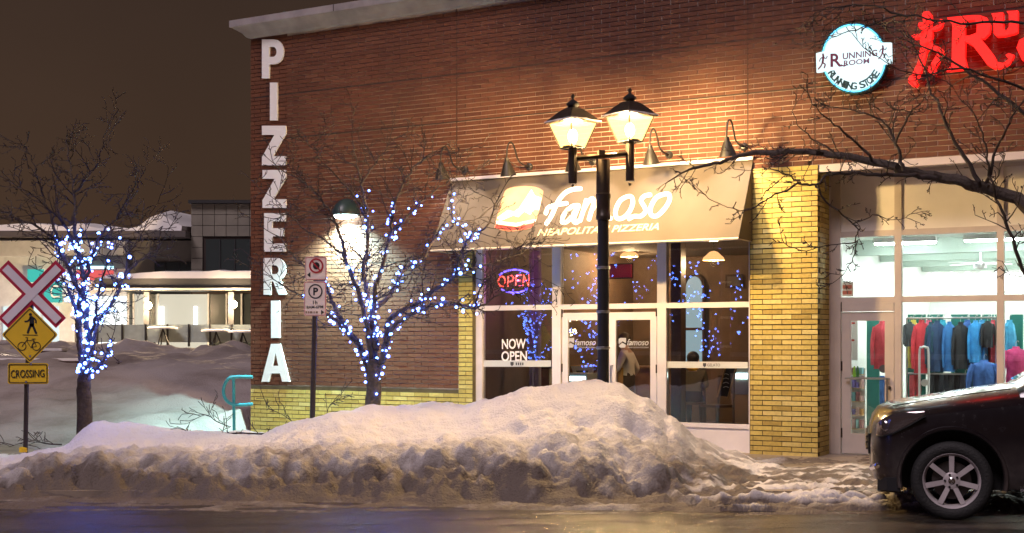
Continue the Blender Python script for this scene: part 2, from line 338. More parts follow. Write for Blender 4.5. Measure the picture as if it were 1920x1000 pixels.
# px, Zfoot, Zcrest, hcrest, Zridge, hridge, Zback, hback
BANK = [(-500, 12.9, 13.4, .20, 15.0, .28, 17.0, .12), (0, 12.9, 13.35, .24, 14.6, .24, 15.8, .10), (110, 12.88, 13.5, .36, 15.0, .36, 16.2, .12),
        (175, 12.85, 13.55, .38, 15.5, .62, 16.6, .15), (230, 12.85, 13.6, .39, 15.6, .60, 17.0, .2), (320, 12.8, 13.6, .40, 15.6, .50, 17.4, .25), (420, 12.75, 13.6, .42, 15.6, .47, 17.6, .3),
        (480, 12.7, 13.6, .44, 15.3, .47, 17.4, .25), (560, 12.65, 13.6, .46, 15.0, .64, 17.0, .22), (640, 12.6, 13.6, .46, 15.2, .76, 17.0, .25), (740, 12.5, 13.55, .46, 15.6, .80, 17.3, .25),
        (860, 12.45, 13.5, .50, 15.6, .83, 17.0, .2), (910, 12.4, 13.45, .52, 15.2, .90, 16.8, .18), (1000, 12.35, 13.45, .54, 15.0, 1.06, 16.6, .14), (1110, 12.3, 13.5, .56, 14.9, 1.165, 16.4, .12),
        (1155, 12.3, 13.5, .54, 14.8, 1.14, 16.2, .12), (1205, 12.3, 13.5, .46, 14.7, .95, 16.0, .10), (1260, 12.3, 13.5, .34, 14.7, .68, 15.8, .09), (1310, 12.3, 13.45, .22, 14.8, .43, 15.7, .08),
        (1370, 12.3, 13.4, .14, 15.0, .27, 15.7, .07), (1440, 12.3, 13.4, .12, 15.0, .14, 15.6, .06), (1560, 12.2, 13.3, .10, 14.9, .15, 15.4, .06), (1700, 12.0, 13.2, .10, 14.6, .16, 15.2, .06), (2300, 12.0, 13.2, .10, 14.6, .15, 15.2, .06)]
def ss(a, b, x):
    u = max(0.0, min(1.0, (x - a) / (b - a))); return u * u * (3 - 2 * u)
PITS = [(1.36, 13.95, .22, .13, .17), (.95, 14.0, .06, .05, .05), (.45, 14.1, .05, .05, .05), (-.35, 14.0, .18, .10, .07), (.1, 13.95, .2, .08, .08), (-1.5, 14.6, .07, .06, .05), (-2.2, 14.3, .1, .07, .05), (.75, 13.9, .15, .1, .08)]
def chunk(x, z, s):
    d = noise.voronoi(Vector((x * s + .35 * noise.noise(Vector((x * 3, z * 3, 0))), z * s, .5)))[0]; return min(.9, d[1] - d[0]) - .3
def bank_h(x, z):
    px = x / z * F + CX
    zf, zc, hc, zr, hr, zb, hb = lerp_table(BANK, px)
    zf += .22 * fbm(x, 0, 3.1, 4, 1.3); zc += .16 * fbm(x, 4.0, 1.0, 3, .9)
    right = max(ss(1080, 1400, px), .30 + .25 * ss(700, 1000, px))
    slush = 0.0
    if right > 0 and z < 15.6:   # ploughed and driven slush on the road
        rid = 1 - abs(fbm(x * .42, z * 1.9, 5.0, 4, 1.25)); lump = fbm(x, z, 2.0, 4, 3.2)
        slush = right * ss(11.55, 12.5, z) * max(0, (rid - .66) * .36 + .05 * lump + .05 * chunk(x, z * 1.4, 4.5) + .022 * fbm(x, z, 6.0, 3, 13)) * (1 - .5 * ss(14.8, 15.6, z))
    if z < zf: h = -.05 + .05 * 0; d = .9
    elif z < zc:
        u = (z - zf) / (zc - zf); h = hc * (1 - (1 - u) ** 1.7); d = .95 - .58 * ss(.12, .9, u) + .9 * (.12 - chunk(x, z, 3.2) * .35 - chunk(x + 9, z, 7.5) * .25)  # d: road dirt, with shade of the face and hollows painted in
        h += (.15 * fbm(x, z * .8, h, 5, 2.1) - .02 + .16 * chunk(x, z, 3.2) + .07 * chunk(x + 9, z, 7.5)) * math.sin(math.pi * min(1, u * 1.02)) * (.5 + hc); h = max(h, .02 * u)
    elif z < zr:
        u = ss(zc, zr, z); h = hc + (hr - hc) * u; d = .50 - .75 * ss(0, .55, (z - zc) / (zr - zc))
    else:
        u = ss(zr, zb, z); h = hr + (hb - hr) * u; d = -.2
    if z >= zf:
        mid = ss(zf, zf + .35, z)
        lumpy = .35 + .65 * (1 - ss(zc + .2, zc + 1.1, z)); 
        big = ss(900, 1000, px) * (1 - ss(1160, 1260, px)) * (1 - ss(zc + .7, zr, z))
        h += mid * (.055 * fbm(x, z, .3, 4, 1.0) + (.05 * lumpy + .03 * big) * fbm(x, z, 1.7, 5, 2.6) + .040 * lumpy * fbm(x, z, 9.0, 3, 9.0) + (.004 + .014 * lumpy) * fbm(x, z, 5.0, 2, 20))
        fr = (1 - ss(zc + .1, zc + .8, z)) * ss(zf + .1, zf + .4, z)
        if fr > 0: h += fr * .035 * chunk(x, z + 3, 5.0)
        h += .018 * fbm(x, z, 12.0, 3, 4.5)
        for (cx_, cz_, ra, rb_, dp) in PITS:
            e = ((x - cx_) / ra) ** 2 + ((z - cz_) / rb_) ** 2
            if e < 4: h -= dp * math.exp(-e * 1.6)
        # loose crumbled snow on the right flank
        cr = ss(1190, 1240, px) * (1 - ss(1430, 1520, px)) * ss(13.6, 14.2, z) * (1 - ss(15.5, 16.2, z))
        if cr > 0: h += cr * (.035 * abs(fbm(x, z, 3.0, 3, 8.5)) + .015)
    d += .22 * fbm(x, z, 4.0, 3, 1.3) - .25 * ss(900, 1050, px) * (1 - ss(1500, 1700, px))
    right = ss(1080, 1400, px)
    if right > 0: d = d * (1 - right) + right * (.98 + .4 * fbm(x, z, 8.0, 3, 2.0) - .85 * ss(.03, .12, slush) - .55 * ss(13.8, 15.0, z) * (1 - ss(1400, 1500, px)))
    return max(h, slush - .012 if z < 15.6 else h), d
def frange(a, b, s): return [a + i * s for i in range(int((b - a) / s) + 1)]
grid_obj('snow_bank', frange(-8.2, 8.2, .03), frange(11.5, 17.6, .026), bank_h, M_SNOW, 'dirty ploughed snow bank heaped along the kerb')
def field_h(x, z):
    px = x / z * F + CX
    h = .06 + ss(17.5, 28, z) * 1.3 - ss(32, 37, z) * .8
    h += (.10 + .22 * ss(24, 30, z)) * fbm(x, z, 2.0, 4, .35) + (.06 * fbm(x, z, 6.0, 5, 1.6) - .10 * max(0, .32 - abs(fbm(x, z, 14.0, 3, .9)))) * ss(17, 19, z) + .12 * chunk(x, z, 1.3) * ss(.05, .5, fbm(x, z, 21.0, 3, .45)) + .03 * chunk(x, z, 4.0) * ss(18, 20, z)
    h += .35 * max(0, fbm(x, z, 9.0, 3, .8)) * ss(27, 30, z) * (1 - ss(33, 36, z))
    if px > 400: h *= 1 - .0 * 1
    return h, .25 + .5 * fbm(x, z, 3.0, 4, .8)
def field_clip(x, z):
    p = Vector((x, z, 0)) - WO; t = p.dot(WU); o = p.dot(WN)
    h, d = field_h(x, z)
    if t > -5.2: h = min(h, .05)
    if t > -4.6 and o < .2: h = -.08
    return h, d
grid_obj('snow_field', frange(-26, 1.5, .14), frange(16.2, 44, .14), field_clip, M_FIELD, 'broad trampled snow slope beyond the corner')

# ------------------------------------------------------------------ pizzeria building
TL = tw(470); TR = 9.6; TOP = 6.70
B = thing('brick_building', 'red brick shop building with yellow brick base and grey cornice', 'building', W(TL, 0, 0))
CH, CL = .0677, .266
JH = [5.67, 4.95, 2.84, 1.82]                 # horizontal control joints
JV = [tw(856), tw(1402), tw(1528)]            # vertical control joints above the awning
BASE = .867
t_j0, t_j1 = tw(860), tw(888)
t_w0, t_w1 = tw(889), tw(1406)                # pizzeria shopfront opening
t_p0, t_p1 = tw(1408), tw(1534)               # yellow pillar
H_P, H_L = 3.02, 3.92                         # heads of the two openings
wallm = MB()
wallm.boxw(TL, t_j0, .012, .30, -.05, TOP); wallm.boxw(t_j0, t_w1, .012, .30, H_P, TOP); wallm.boxw(t_w1, TR, .012, .30, H_L, TOP)
wall = part('wall', wallm, M_MORT, B)
ym = MB(); ym.boxw(TL, t_j0 + .001, .009, .05, -.05, BASE - .005); ym.boxw(t_j0, t_w0 - .03, .009, .30, -.05, H_P); part('yellow_wall_bed', ym, M_MORTD, B)
dm = MB(); dm.boxw(TL, tw(538), .0095, .03, BASE, TOP - .01); part('dark_wall_bed', dm, M_MORTR, B)
bm_ = MB(); bm_.boxw(TL, TL + .3, .31, 9.0, -.05, TOP); bm_.boxw(TL + .3, TR, 8.7, 9.0, -.05, TOP); bm_.boxw(TR - .3, TR, .31, 8.7, -.05, TOP); bm_.boxw(TL + .3, TR - .3, .31, 8.7, TOP - .3, TOP - .05)
part('rear_wall', bm_, M_RED, B)
def row_bricks(t0, t1, h0, h1, row, gap=.010, cuts=()):
    out = []; segs = [(t0, t1)]
    for c in cuts: segs = [s for a, b in segs for s in (((a, c - .006), (c + .006, b)) if a < c < b else ((a, b),))]
    for a, b in segs:
        k = math.floor(a / CL) - 1; off = (row % 2) * CL / 2
        while k * CL + off < b:
            x0 = max(a, k * CL + off); x1 = min(b, (k + 1) * CL + off - gap)
            if x1 - x0 > .010: out.append((x0, x1, h0, h1))
            k += 1
    return out
red, yel, pil = [], [], []
nrow = int(TOP / CH)
for r in range(nrow + 1):
    h0, h1 = r * CH, (r + 1) * CH - .012
    if h1 > TOP - .02: break
    for j in JH:
        if h0 - .008 < j < h1 + .008:
            if j - h0 > h1 - j: h1 = j - .008
            else: h0 = j + .008
    cuts = JV if h0 > 4.0 else ()
    if h1 - h0 < .015: continue
    if h1 <= BASE: yel += row_bricks(TL, t_j0 - .002, h0, h1, r)
    elif h0 >= BASE - .02: red += row_bricks(TL, t_j0 - .002, h0, h1, r, cuts=cuts) if h0 < H_P else []
    if h1 < H_P: yel += row_bricks(t_j0, t_w0 - .035, h0, h1, r)
    if h0 >= H_P: red += row_bricks(TL, t_p0 if h0 < H_L else TR, h0, h1, r, cuts=cuts)
    if h1 < H_L: pil += row_bricks(t_p0, t_p1, h0, h1, r)
ucube = bpy.data.meshes.new('brick'); mbq = MB().box((0, 0, 0), (1, 1, 1)); ucube.from_pydata([tuple(v) for v in mbq.v], [], mbq.f)
ucr = ucube.copy(); ucr.materials.append(M_RED); ucy = ucube.copy(); ucy.materials.append(M_YEL)
def brick_objs(lst, me, parent, y0=-.0, y1=.02, name='brick'):
    rot = Matrix.Rotation(-TH, 4, 'Z'); base = origin(parent)
    for t0, t1, h0, h1 in lst:
        o = bpy.data.objects.new(name, me); COL.objects.link(o); o.parent = parent
        j = random.uniform(-.0018, .0018)
        o.location = W((t0 + t1) / 2, (y0 + y1) / 2 + j, (h0 + h1) / 2) - base; o.rotation_euler = (0, 0, -TH); o.scale = (t1 - t0, y1 - y0, h1 - h0)
def brick_mass(lst, m, parent, name, y0=0.0, y1=.02):
    q = MB()
    for t0, t1, h0, h1 in lst:
        j = random.uniform(-.0018, .0018); q.boxw(t0, t1, y0 + j, y1, h0, h1)
    o = part(name, q, m, parent); tag(o, kind='stuff')
red.sort(key=lambda b: -(b[0] if 3.95 < b[2] < 5.4 and b[1] < 6.9 else -99))
brick_objs(red[:300], ucr, wall); brick_mass(red[300:], M_RED, wall, 'brick_courses')
brick_mass(yel, M_YEL, wall, 'yellow_brick_courses')
pm = MB(); pm.boxw(t_p0 - .012, t_p1 - .01, -.018, .62, -.05, H_L - .002); pillar = part('pillar', pm, M_MORTD, B)
pil = [b for b in pil]; brick_objs(pil[:300], ucy, pillar, -.028, 0)
side = []
for r in range(int(H_L / CH)):
    h0, h1 = r * CH, (r + 1) * CH - .010; y = -.03 + (.13 if r % 2 else 0)
    q = y
    while q < .60:
        side.append((max(-.02, q), min(.60, q + CL - .01), h0, h1)); q += CL
sm = MB()
for y0, y1, h0, h1 in side:
    if y1 - y0 > .03: sm.boxw(t_p1 - .012, t_p1 + .002 + random.uniform(-.0015, .0015), y0, y1, h0, h1)
so = part('return_bricks', sm, M_YEL, pillar); tag(so, kind='stuff')
jm = MB()
for j in JH: jm.boxw(TL + .1 if j > 3 else tw(530), TR if j > 4 else t_j0, .004, .011, j - .010, j + .010)
for v in JV: jm.boxw(v - .007, v + .007, .003, .011, 4.06, TOP - .02)
part('control_joint', jm, M_JOINT, B)
# cornice: swept cove profile with a mitred left end
cm = MB(); prof = [(0, TOP - .03), (.05, TOP - .01), (.10, TOP + .05), (.20, TOP + .12), (.25, TOP + .14), (.25, TOP + .25), (.0, TOP + .27), (-.5, TOP + .27), (-.5, TOP - .03)]
cm.rings([[W(TL - max(o, -.05) if i == 0 else TR, -o, h) for o, h in prof] for i in range(2)])
part('cornice', cm, M_CORN, B)
cs = MB()
for i in range(6): tq = TL + 1.9 + i * 2.0; cs.boxw(tq, tq + .012, -.254, -.2505, TOP + .14, TOP + .25)
part('cornice_seam', cs, M_JOINT, B)

# pizzeria shopfront
YF = .10
sf = MB()
def fb(mb, px0, py0, px1, py1, y0, y1, mi=0):     # box on the facade given by pixel corners (averaged heights)
    t0, ha = th(px0, py0, y0); t1, hb = th(px1, py1, y0); mb.boxw(min(t0, t1), max(t0, t1), y0, y1, min(ha, hb), max(ha, hb), mi)
xl = [tw(p, YF) for p in (890, 904, 1035, 1051, 1232, 1249, 1394, 1405)]
hh = lambda px, py: th(px, py, YF)[1]
h_head = hh(1325, 452); h_tr0 = hh(1325, 577); h_tr1 = hh(1325, 567); h_sill = hh(1325, 794); h_door = hh(1140, 586)
frame = MB()
t_end = t_p0 - .014
for a, b in ((xl[0], xl[1]), (xl[2], xl[3]), (xl[4], xl[5])): frame.boxw(a, b, YF, YF + .10, .08, h_head + .06)
frame.boxw(t_end - .05, t_end, YF, YF + .10, .08, h_head + .06)
for a, b in ((xl[1], xl[2]), (xl[3], xl[4]), (xl[5], t_end - .05)):
    frame.boxw(a, b, YF + .003, YF + .097, h_head, h_head + .06); frame.boxw(a, b, YF + .003, YF + .097, h_tr0, h_tr1)
frame.boxw(xl[5], t_end - .05, YF + .003, YF + .097, h_sill - .06, h_sill); frame.boxw(xl[1], xl[2], YF + .003, YF + .097, h_sill - .06, h_sill)
shop = part('shopfront_frame', frame, M_FRAME, B)
for a, b in ((xl[5], t_end - .05), (xl[1], xl[2])): kick = MB(); kick.boxw(a, b, YF + .02, YF + .08, .08, h_sill - .062); part('kick_panel', kick, M_FRAME, shop)
def pane(t0, t1, h0, h1, y, parent, m=M_GLASS): 
    q = MB(); q.boxw(t0 + .001, t1 - .001, y, y + .008, h0 + .001, h1 - .001); return part('pane', q, m, parent)
for a, b in ((xl[1], xl[2]), (xl[3], xl[4]), (xl[5], t_end - .05)): pane(a, b, h_tr1, h_head, YF + .05, shop)
pane(xl[1], xl[2], h_sill, h_tr0, YF + .05, shop); pane(xl[5], t_end - .05, h_sill, h_tr0, YF + .05, shop)
# frosted bands with small lettering on the two large panes
def on_glass(y): return lambda px, py: hitw(px, py, y)
gmap = on_glass(YF + .046)
M_FROST = mat('frosted_film', (.55, .57, .58), .7); M_VINYL = mat('white_vinyl', (.85, .80, .80), .5); M_GREYV = mat('grey_vinyl', (.42, .42, .44), .6); M_DKV = mat('dark_vinyl', (.06, .06, .07), .6)
back = -WN * .003
for pl in ([(906, 676), (1033, 676), (1033, 688), (906, 688)], [(1250, 678), (1402, 679), (1402, 691), (1250, 690)]): q = MB(); q.solid([pl], gmap, back); part('frosted_band', q, M_FROST, shop)
gm2 = on_glass(YF + .042); q = MB(); text_quad(q, 'GELATO', [(1326, 687.5), (1350, 687.5), (1350, 682), (1326, 682)], gm2, back * .5); q.solid([[(1318, 681), (1324, 681), (1324, 686), (1321, 689), (1318, 686)]], gm2, back * .5); [q.solid([[(x, 680), (x + 2.4, 680), (x + 2.4, 685), (x, 685)]], gm2, back * .5) for x in (967, 971, 975, 979)]; q.solid([[(957, 679), (963, 679), (963, 684), (960, 687), (957, 684)]], gm2, back * .5); part('band_lettering', q, M_DKV, shop)
q = MB(); text_quad(q, 'NOW', [(941, 655), (986, 654), (986, 635), (941, 636)], gmap, back, .018); text_quad(q, 'OPEN', [(940, 678), (988, 677), (988, 658), (940, 659)], gmap, back, .018); part('now_open_lettering', q, M_VINYL, shop)
# doors
def door_leaf(p0, p1, hinge_right, logo):
    t0, t1 = tw(p0, YF), tw(p1, YF); d = MB(); st = .095
    d.boxw(t0, t0 + st, YF + .02, YF + .075, .09, h_door); d.boxw(t1 - st, t1, YF + .02, YF + .075, .09, h_door)
    d.boxw(t0 + st, t1 - st, YF + .022, YF + .073, h_door - .11, h_door); d.boxw(t0 + st, t1 - st, YF + .022, YF + .073, .09, .34)
    o = part('door', d, M_FRAME, B); pane(t0 + st, t1 - st, .34, h_door - .11, YF + .045, o)
    hm = MB(); tx = (t0 + st / 2) if hinge_right else (t1 - st / 2)
    hm.tube([W(tx, YF + .02, .95), W(tx, YF - .05, .95), W(tx, YF - .05, 1.25), W(tx, YF + .02, 1.25)], .011, 6); part('handle', hm, M_STEEL, o)
    g = MB(); tx = t1 if hinge_right else t0
    for h in (.35, 1.15, 1.95): g.tube([W(tx, YF + .012, h), W(tx, YF + .012, h + .12)], .011, 6)
    part('hinge', g, M_BRONZE, o)
    lm = on_glass(YF + .041); x0, x1 = logo
    v = MB(); stx = (x1 - x0) / 57.0
    v.solid([[(x0, 636), (x0 + 3 * stx, 634), (x0 + 14 * stx, 634), (x0 + 14 * stx, 644), (x0 + 7 * stx, 640), (x0, 646)]], lm, back); v.solid([[(x0, 649), (x0 + 7 * stx, 643), (x0 + 14 * stx, 647), (x0 + 12 * stx, 652), (x0 + 3 * stx, 652)]], lm, back)
    text_quad(v, 'famoso', [(x0 + 16 * stx, 648), (x1, 648), (x1, 636), (x0 + 16 * stx, 636)], lm, back, .01, shear=.25); text_quad(v, 'NEAPOLITAN PIZZERIA', [(x0 + 17 * stx, 653), (x1, 653), (x1, 650.5), (x0 + 17 * stx, 650.5)], lm, back)
    part('door_logo', v, M_GREYV, o)
door_leaf(1053, 1139, False, (1063, 1117)); door_leaf(1142, 1230, True, (1160, 1216))
tp = MB(); tp.boxw(tw(1139, YF) + .004, tw(1142, YF) - .004, YF + .03, YF + .07, .09, h_door); part('door_astragal', tp, M_FRAME, B)
# running shop: recessed front
YR = .58
xr = [tw(p, YR) for p in (1557, 1576, 1677, 1690, 1869, 1882, 2060, 2074)]
rh = lambda px, py: th(px, py, YR)[1]
r1, r0 = rh(1700, 430), rh(1700, 441); m1, m0 = rh(1700, 556), rh(1700, 567); hd = rh(1620, 585); wb_ = .50
rf = MB()
rf.boxw(t_p1 + .004, xr[0], YR - .05, YR + .12, .08, H_L)
for i in (0, 2, 4, 6): rf.boxw(xr[i], xr[i + 1], YR, YR + .10, .08, H_L)
for a, b in ((xr[1], xr[2]), (xr[3], xr[4]), (xr[5], xr[6])):
    rf.boxw(a, b, YR + .003, YR + .097, r0, r1); rf.boxw(a, b, YR + .003, YR + .097, m0, m1); rf.boxw(a, b, YR + .003, YR + .097, H_L - .10, H_L - .004)
for a, b in ((xr[3], xr[4]), (xr[5], xr[6])): rf.boxw(a, b, YR + .003, YR + .097, .08, wb_)
rs = part('running_shopfront_frame', rf, M_TAUPE, B)
sp = MB()
for a, b in ((xr[1], xr[2]), (xr[3], xr[4]), (xr[5], xr[6])): sp.boxw(a, b, YR + .03, YR + .07, r1, H_L - .10)
part('spandrel_panel', sp, mat('spandrel', (.88, .83, .76), .22, var=.08, scale=1.5), rs)
for a, b in ((xr[1], xr[2]), (xr[3], xr[4]), (xr[5], xr[6])): pane(a, b, m1, r0, YR + .05, rs)
for a, b in ((xr[3], xr[4]), (xr[5], xr[6])): pane(a, b, wb_, m0, YR + .05, rs)
lt = MB(); lt.boxw(t_p1 + .01, TR, -.004, .03, H_L - .10, H_L - .004); lt.boxw(t_p1 + .01, TR, .032, YR - .002, H_L - .05, H_L - .004); part('lintel', lt, mat('lintel_paint', (.62, .56, .54), .5), B)
d = MB(); t0, t1 = xr[1] + .01, xr[2] - .01; st = .12
d.boxw(t0, t0 + st, YR + .02, YR + .075, .09, hd); d.boxw(t1 - st, t1, YR + .02, YR + .075, .09, hd); d.boxw(t0 + st, t1 - st, YR + .022, YR + .073, hd - .12, hd); d.boxw(t0 + st, t1 - st, YR + .022, YR + .073, .09, .36)
rd = part('door', d, M_TAUPE, B); pane(t0 + st, t1 - st, .36, hd - .12, YR + .045, rd)
q = MB(); q.boxw(t0, t1, YR + .003, YR + .09, hd + .006, m0 - .001); part('door_header', q, M_TAUPE, rs)
q = MB(); ph = rh(1640, 710); q.tube([W(t0 + .06, YR - .03, ph), W(t1 - .06, YR - .03, ph)], .014, 6); q.tube([W(t1 - .07, YR + .02, ph - .33), W(t1 - .07, YR - .06, ph - .33), W(t1 - .07, YR - .06, ph), W(t1 - .07, YR + .02, ph)], .013, 6); part('handle', q, M_STEEL, rd)
q = MB(); q.lathe(W(t1 - .06, YR + .02, ph - .12), [(.025, 0), (.025, .02), (.012, .025)], 12, WN); part('lock', q, M_BRONZE, rd)
q = MB(); lx, lh = th(1655, 692, YR); q.lathe(W(lx, YR + .04, lh), [(.055, 0), (.055, .004)], 18, WN); part('door_sticker', q, M_DKV, rd)
q = MB()
for h in (.3, 1.2, 2.0): q.tube([W(t0, YR + .012, h), W(t0, YR + .012, h + .13)], .012, 6)
part('hinge', q, M_BRONZE, rd)

# ------------------------------------------------------------------ awning with its painted sign
AT0, AT1 = tw(847), tw(1412); AH1, AH0, AO = 4.05, 2.945, .60
A = thing('awning', 'taupe fabric awning with white script lettering over the pizzeria windows', 'awning', W(AT0, 0, AH0))
q = MB(); n = 24
def awn(t, v): return W(t, -AO * (1 - v) - .012 * math.sin(math.pi * v) * 0 , AH0 + (AH1 - AH0) * v)
vs = []; 
for i in range(n + 1):
    for j in range(7):
        t = AT0 + (AT1 - AT0) * i / n; v = j / 6; p = awn(t, v); vs.append(p)
q.add(vs, [(i * 7 + j, (i + 1) * 7 + j, (i + 1) * 7 + j + 1, i * 7 + j + 1) for i in range(n) for j in range(6)])
part('canopy', q, M_AWN, A, True)
for t in (AT0, AT1):
    q = MB(); q.solid([[(0, AH1), (-AO, AH0), (0, AH0)]], lambda y, h, t=t: W(t, y, h), WU * (.004 if t == AT0 else -.004)); part('end_panel', q, M_AWN, A)
q = MB(); q.tube([W(AT0, -AO, AH0), W(AT1, -AO, AH0)], .014, 6)
part('front_rail', q, M_TAUPE, A)
q = MB(); q.boxw(AT0 - .01, AT1 + .01, -.05, -.001, AH1 - .01, AH1 + .035); part('head_rail', q, M_FRAME, A)
for t in (AT0 + .02, (AT0 + AT1) / 2, AT1 - .02):
    q = MB(); q.tube([W(t, -.01, AH0), W(t, -AO, AH0)], .012, 6); part('support_arm', q, M_TAUPE, A)
an = (awn(1, 0) - awn(0, 0)).cross(awn(0, 1) - awn(0, 0)).normalized();
if an.dot(WN) < 0: an = -an
ap = awn(0, 0) + an * .006
amap = lambda px, py: hit(px, py, ap, an)
amap2 = lambda px, py: hit(px, py, ap + an * .003, an)
Z = lambda pts: [(880 + x / 4.571, 320 + y / 4.571) for x, y in pts]
M_SIGNW = mat('sign_white', (.88, .86, .84), .5); M_PEACH = mat('sign_peach', (.55, .22, .10), .6, col2=(.60, .32, .18), scale=2); M_TAN = mat('sign_tan', (.78, .56, .36), .6)
lw = 36 / 4.571
LET = [('f', [[(955, 155), (885, 162), (822, 190), (772, 245), (738, 310), (705, 385), (658, 458)], [(655, 368), (672, 322), (715, 300), (770, 290), (835, 280)]]),
       ('a', [[(935, 298), (885, 305), (835, 345), (797, 405), (795, 442), (835, 438), (885, 385), (930, 310)], [(938, 300), (905, 380), (893, 430), (915, 446), (940, 428)]]),
       ('m', [[(1002, 252), (980, 330), (948, 432)], [(975, 345), (1015, 272), (1055, 240), (1068, 275), (1045, 350), (1025, 420)], [(1058, 330), (1100, 262), (1150, 225), (1178, 240), (1180, 300), (1165, 360), (1180, 408), (1215, 408)]]),
       ('o', [[(1352, 222), (1292, 258), (1254, 340), (1262, 405), (1312, 408), (1366, 360), (1400, 282), (1390, 226), (1352, 222)]]),
       ('s', [[(1552, 208), (1502, 218), (1472, 258), (1500, 310), (1510, 350), (1470, 390), (1410, 392), (1365, 415)]]),
       ('o', [[(1672, 200), (1602, 232), (1555, 312), (1556, 376), (1602, 390), (1662, 340), (1712, 262), (1712, 206), (1672, 200)]])]
for ch, sts in LET:
    q = MB()
    for s_ in sts: stroke(q, Z(s_), lw, amap, -an * .004)
    part('letter', q, M_SIGNW, A)
q = MB(); text_quad(q, 'NEAPOLITAN PIZZERIA', [(1007, 443), (1235, 431), (1238, 418), (1010, 430)], amap, -an * .004, .015, shear=.2); part('small_lettering', q, M_TAN, A)
q = MB(); q.solid([catmull([Vector((*p, 0)) for p in Z([(215, 490), (235, 400), (265, 300), (300, 190), (345, 150), (450, 135), (560, 140), (625, 168), (630, 200), (600, 330), (570, 430), (530, 490), (480, 505), (330, 520), (215, 490)])], 3)[:-1]], lambda *p: amap(p[0], p[1]), -an * .004) if False else q.solid([[tuple(v[:2]) for v in catmull([Vector((*p, 0)) for p in Z([(215, 490), (235, 400), (265, 300), (300, 190), (345, 150), (450, 135), (560, 140), (625, 168), (630, 200), (600, 330), (570, 430), (530, 490), (480, 505), (330, 520), (215, 490)])], 3)[:-1]]], amap, -an * .004)
lo = part('logo_badge', q, M_PEACH, A)
q = MB(); q.solid([Z([(240, 400), (330, 338), (385, 352), (425, 322), (480, 240), (532, 162), (562, 215), (618, 235), (596, 340), (560, 330), (520, 380), (470, 350), (420, 400), (375, 385), (330, 405), (250, 440)])], amap2, -an * .004); part('mountain', q, M_SIGNW, lo)
q = MB(); q.solid([Z([(232, 430), (400, 450), (575, 415), (565, 440), (400, 478), (228, 458)])], amap2, -an * .004); part('white_band', q, M_SIGNW, lo)
q = MB(); q.solid([Z([(226, 464), (400, 484), (560, 448), (530, 488), (480, 503), (330, 516), (218, 488)])], amap2, -an * .004); part('red_band', q, mat('sign_red', (.42, .05, .04), .6), lo)

# ------------------------------------------------------------------ vertical PIZZERIA lettering on the wall
PL = thing('wall_lettering', 'tall white letters spelling PIZZERIA down the brick corner', 'lettering', W(tw(515), 0, th(515, 716)[1]))
def boxmap(x0, y0, x1, y1, y): return lambda u, v: hitw(x0 + (x1 - x0) * u, y1 + (y0 - y1) * v, y)
arc = lambda cx, cy, rx, ry, a0, a1, k=10: [(cx + rx * math.cos(R(a0 + (a1 - a0) * i / k)), cy + ry * math.sin(R(a0 + (a1 - a0) * i / k))) for i in range(k + 1)]
GL = {'P': [[(0, 0), (.34, 0), (.34, .36)] + arc(.55, .68, .45, .32, -90, 90) + [(0, 1)], [(.34, .55)] + arc(.5, .68, .17, .13, -90, 90)[0:] + [(.34, .81)]],
      'I': [[(0, 0), (1, 0), (1, 1), (0, 1)]],
      'Z': [[(0, 0), (1, 0), (1, .23), (.46, .23), (1, .80), (1, 1), (0, 1), (0, .77), (.52, .77), (0, .2)]],
      'E': [[(0, 0), (1, 0), (1, .21), (.38, .21), (.38, .40), (.92, .40), (.92, .61), (.38, .61), (.38, .79), (1, .79), (1, 1), (0, 1)]],
      'R': [[(0, 0), (.33, 0), (.33, .36), (.42, .36), (.66, 0), (1, 0), (.72, .42)] + arc(.56, .69, .40, .31, -50, 90) + [(0, 1)], [(.33, .56)] + arc(.5, .68, .16, .12, -90, 90) + [(.33, .80)]],
      'A': [[(0, 0), (.27, 0), (.34, .22), (.66, .22), (.73, 0), (1, 0), (.66, 1), (.34, 1)], [(.40, .42), (.60, .42), (.5, .76)]]}
for ch, bx in zip('PIZZERIA', [(491, 74, 532, 147), (506, 155, 520, 226), (491, 236, 536, 310), (492, 319, 536, 390), (495, 400, 535, 472), (494, 484, 537, 553), (508, 564, 524, 634), (490, 645, 543, 716)]):
    q = MB(); q.solid(GL[ch], boxmap(*bx, -.032), -WN * .026); part('letter', q, M_WHITE, PL)

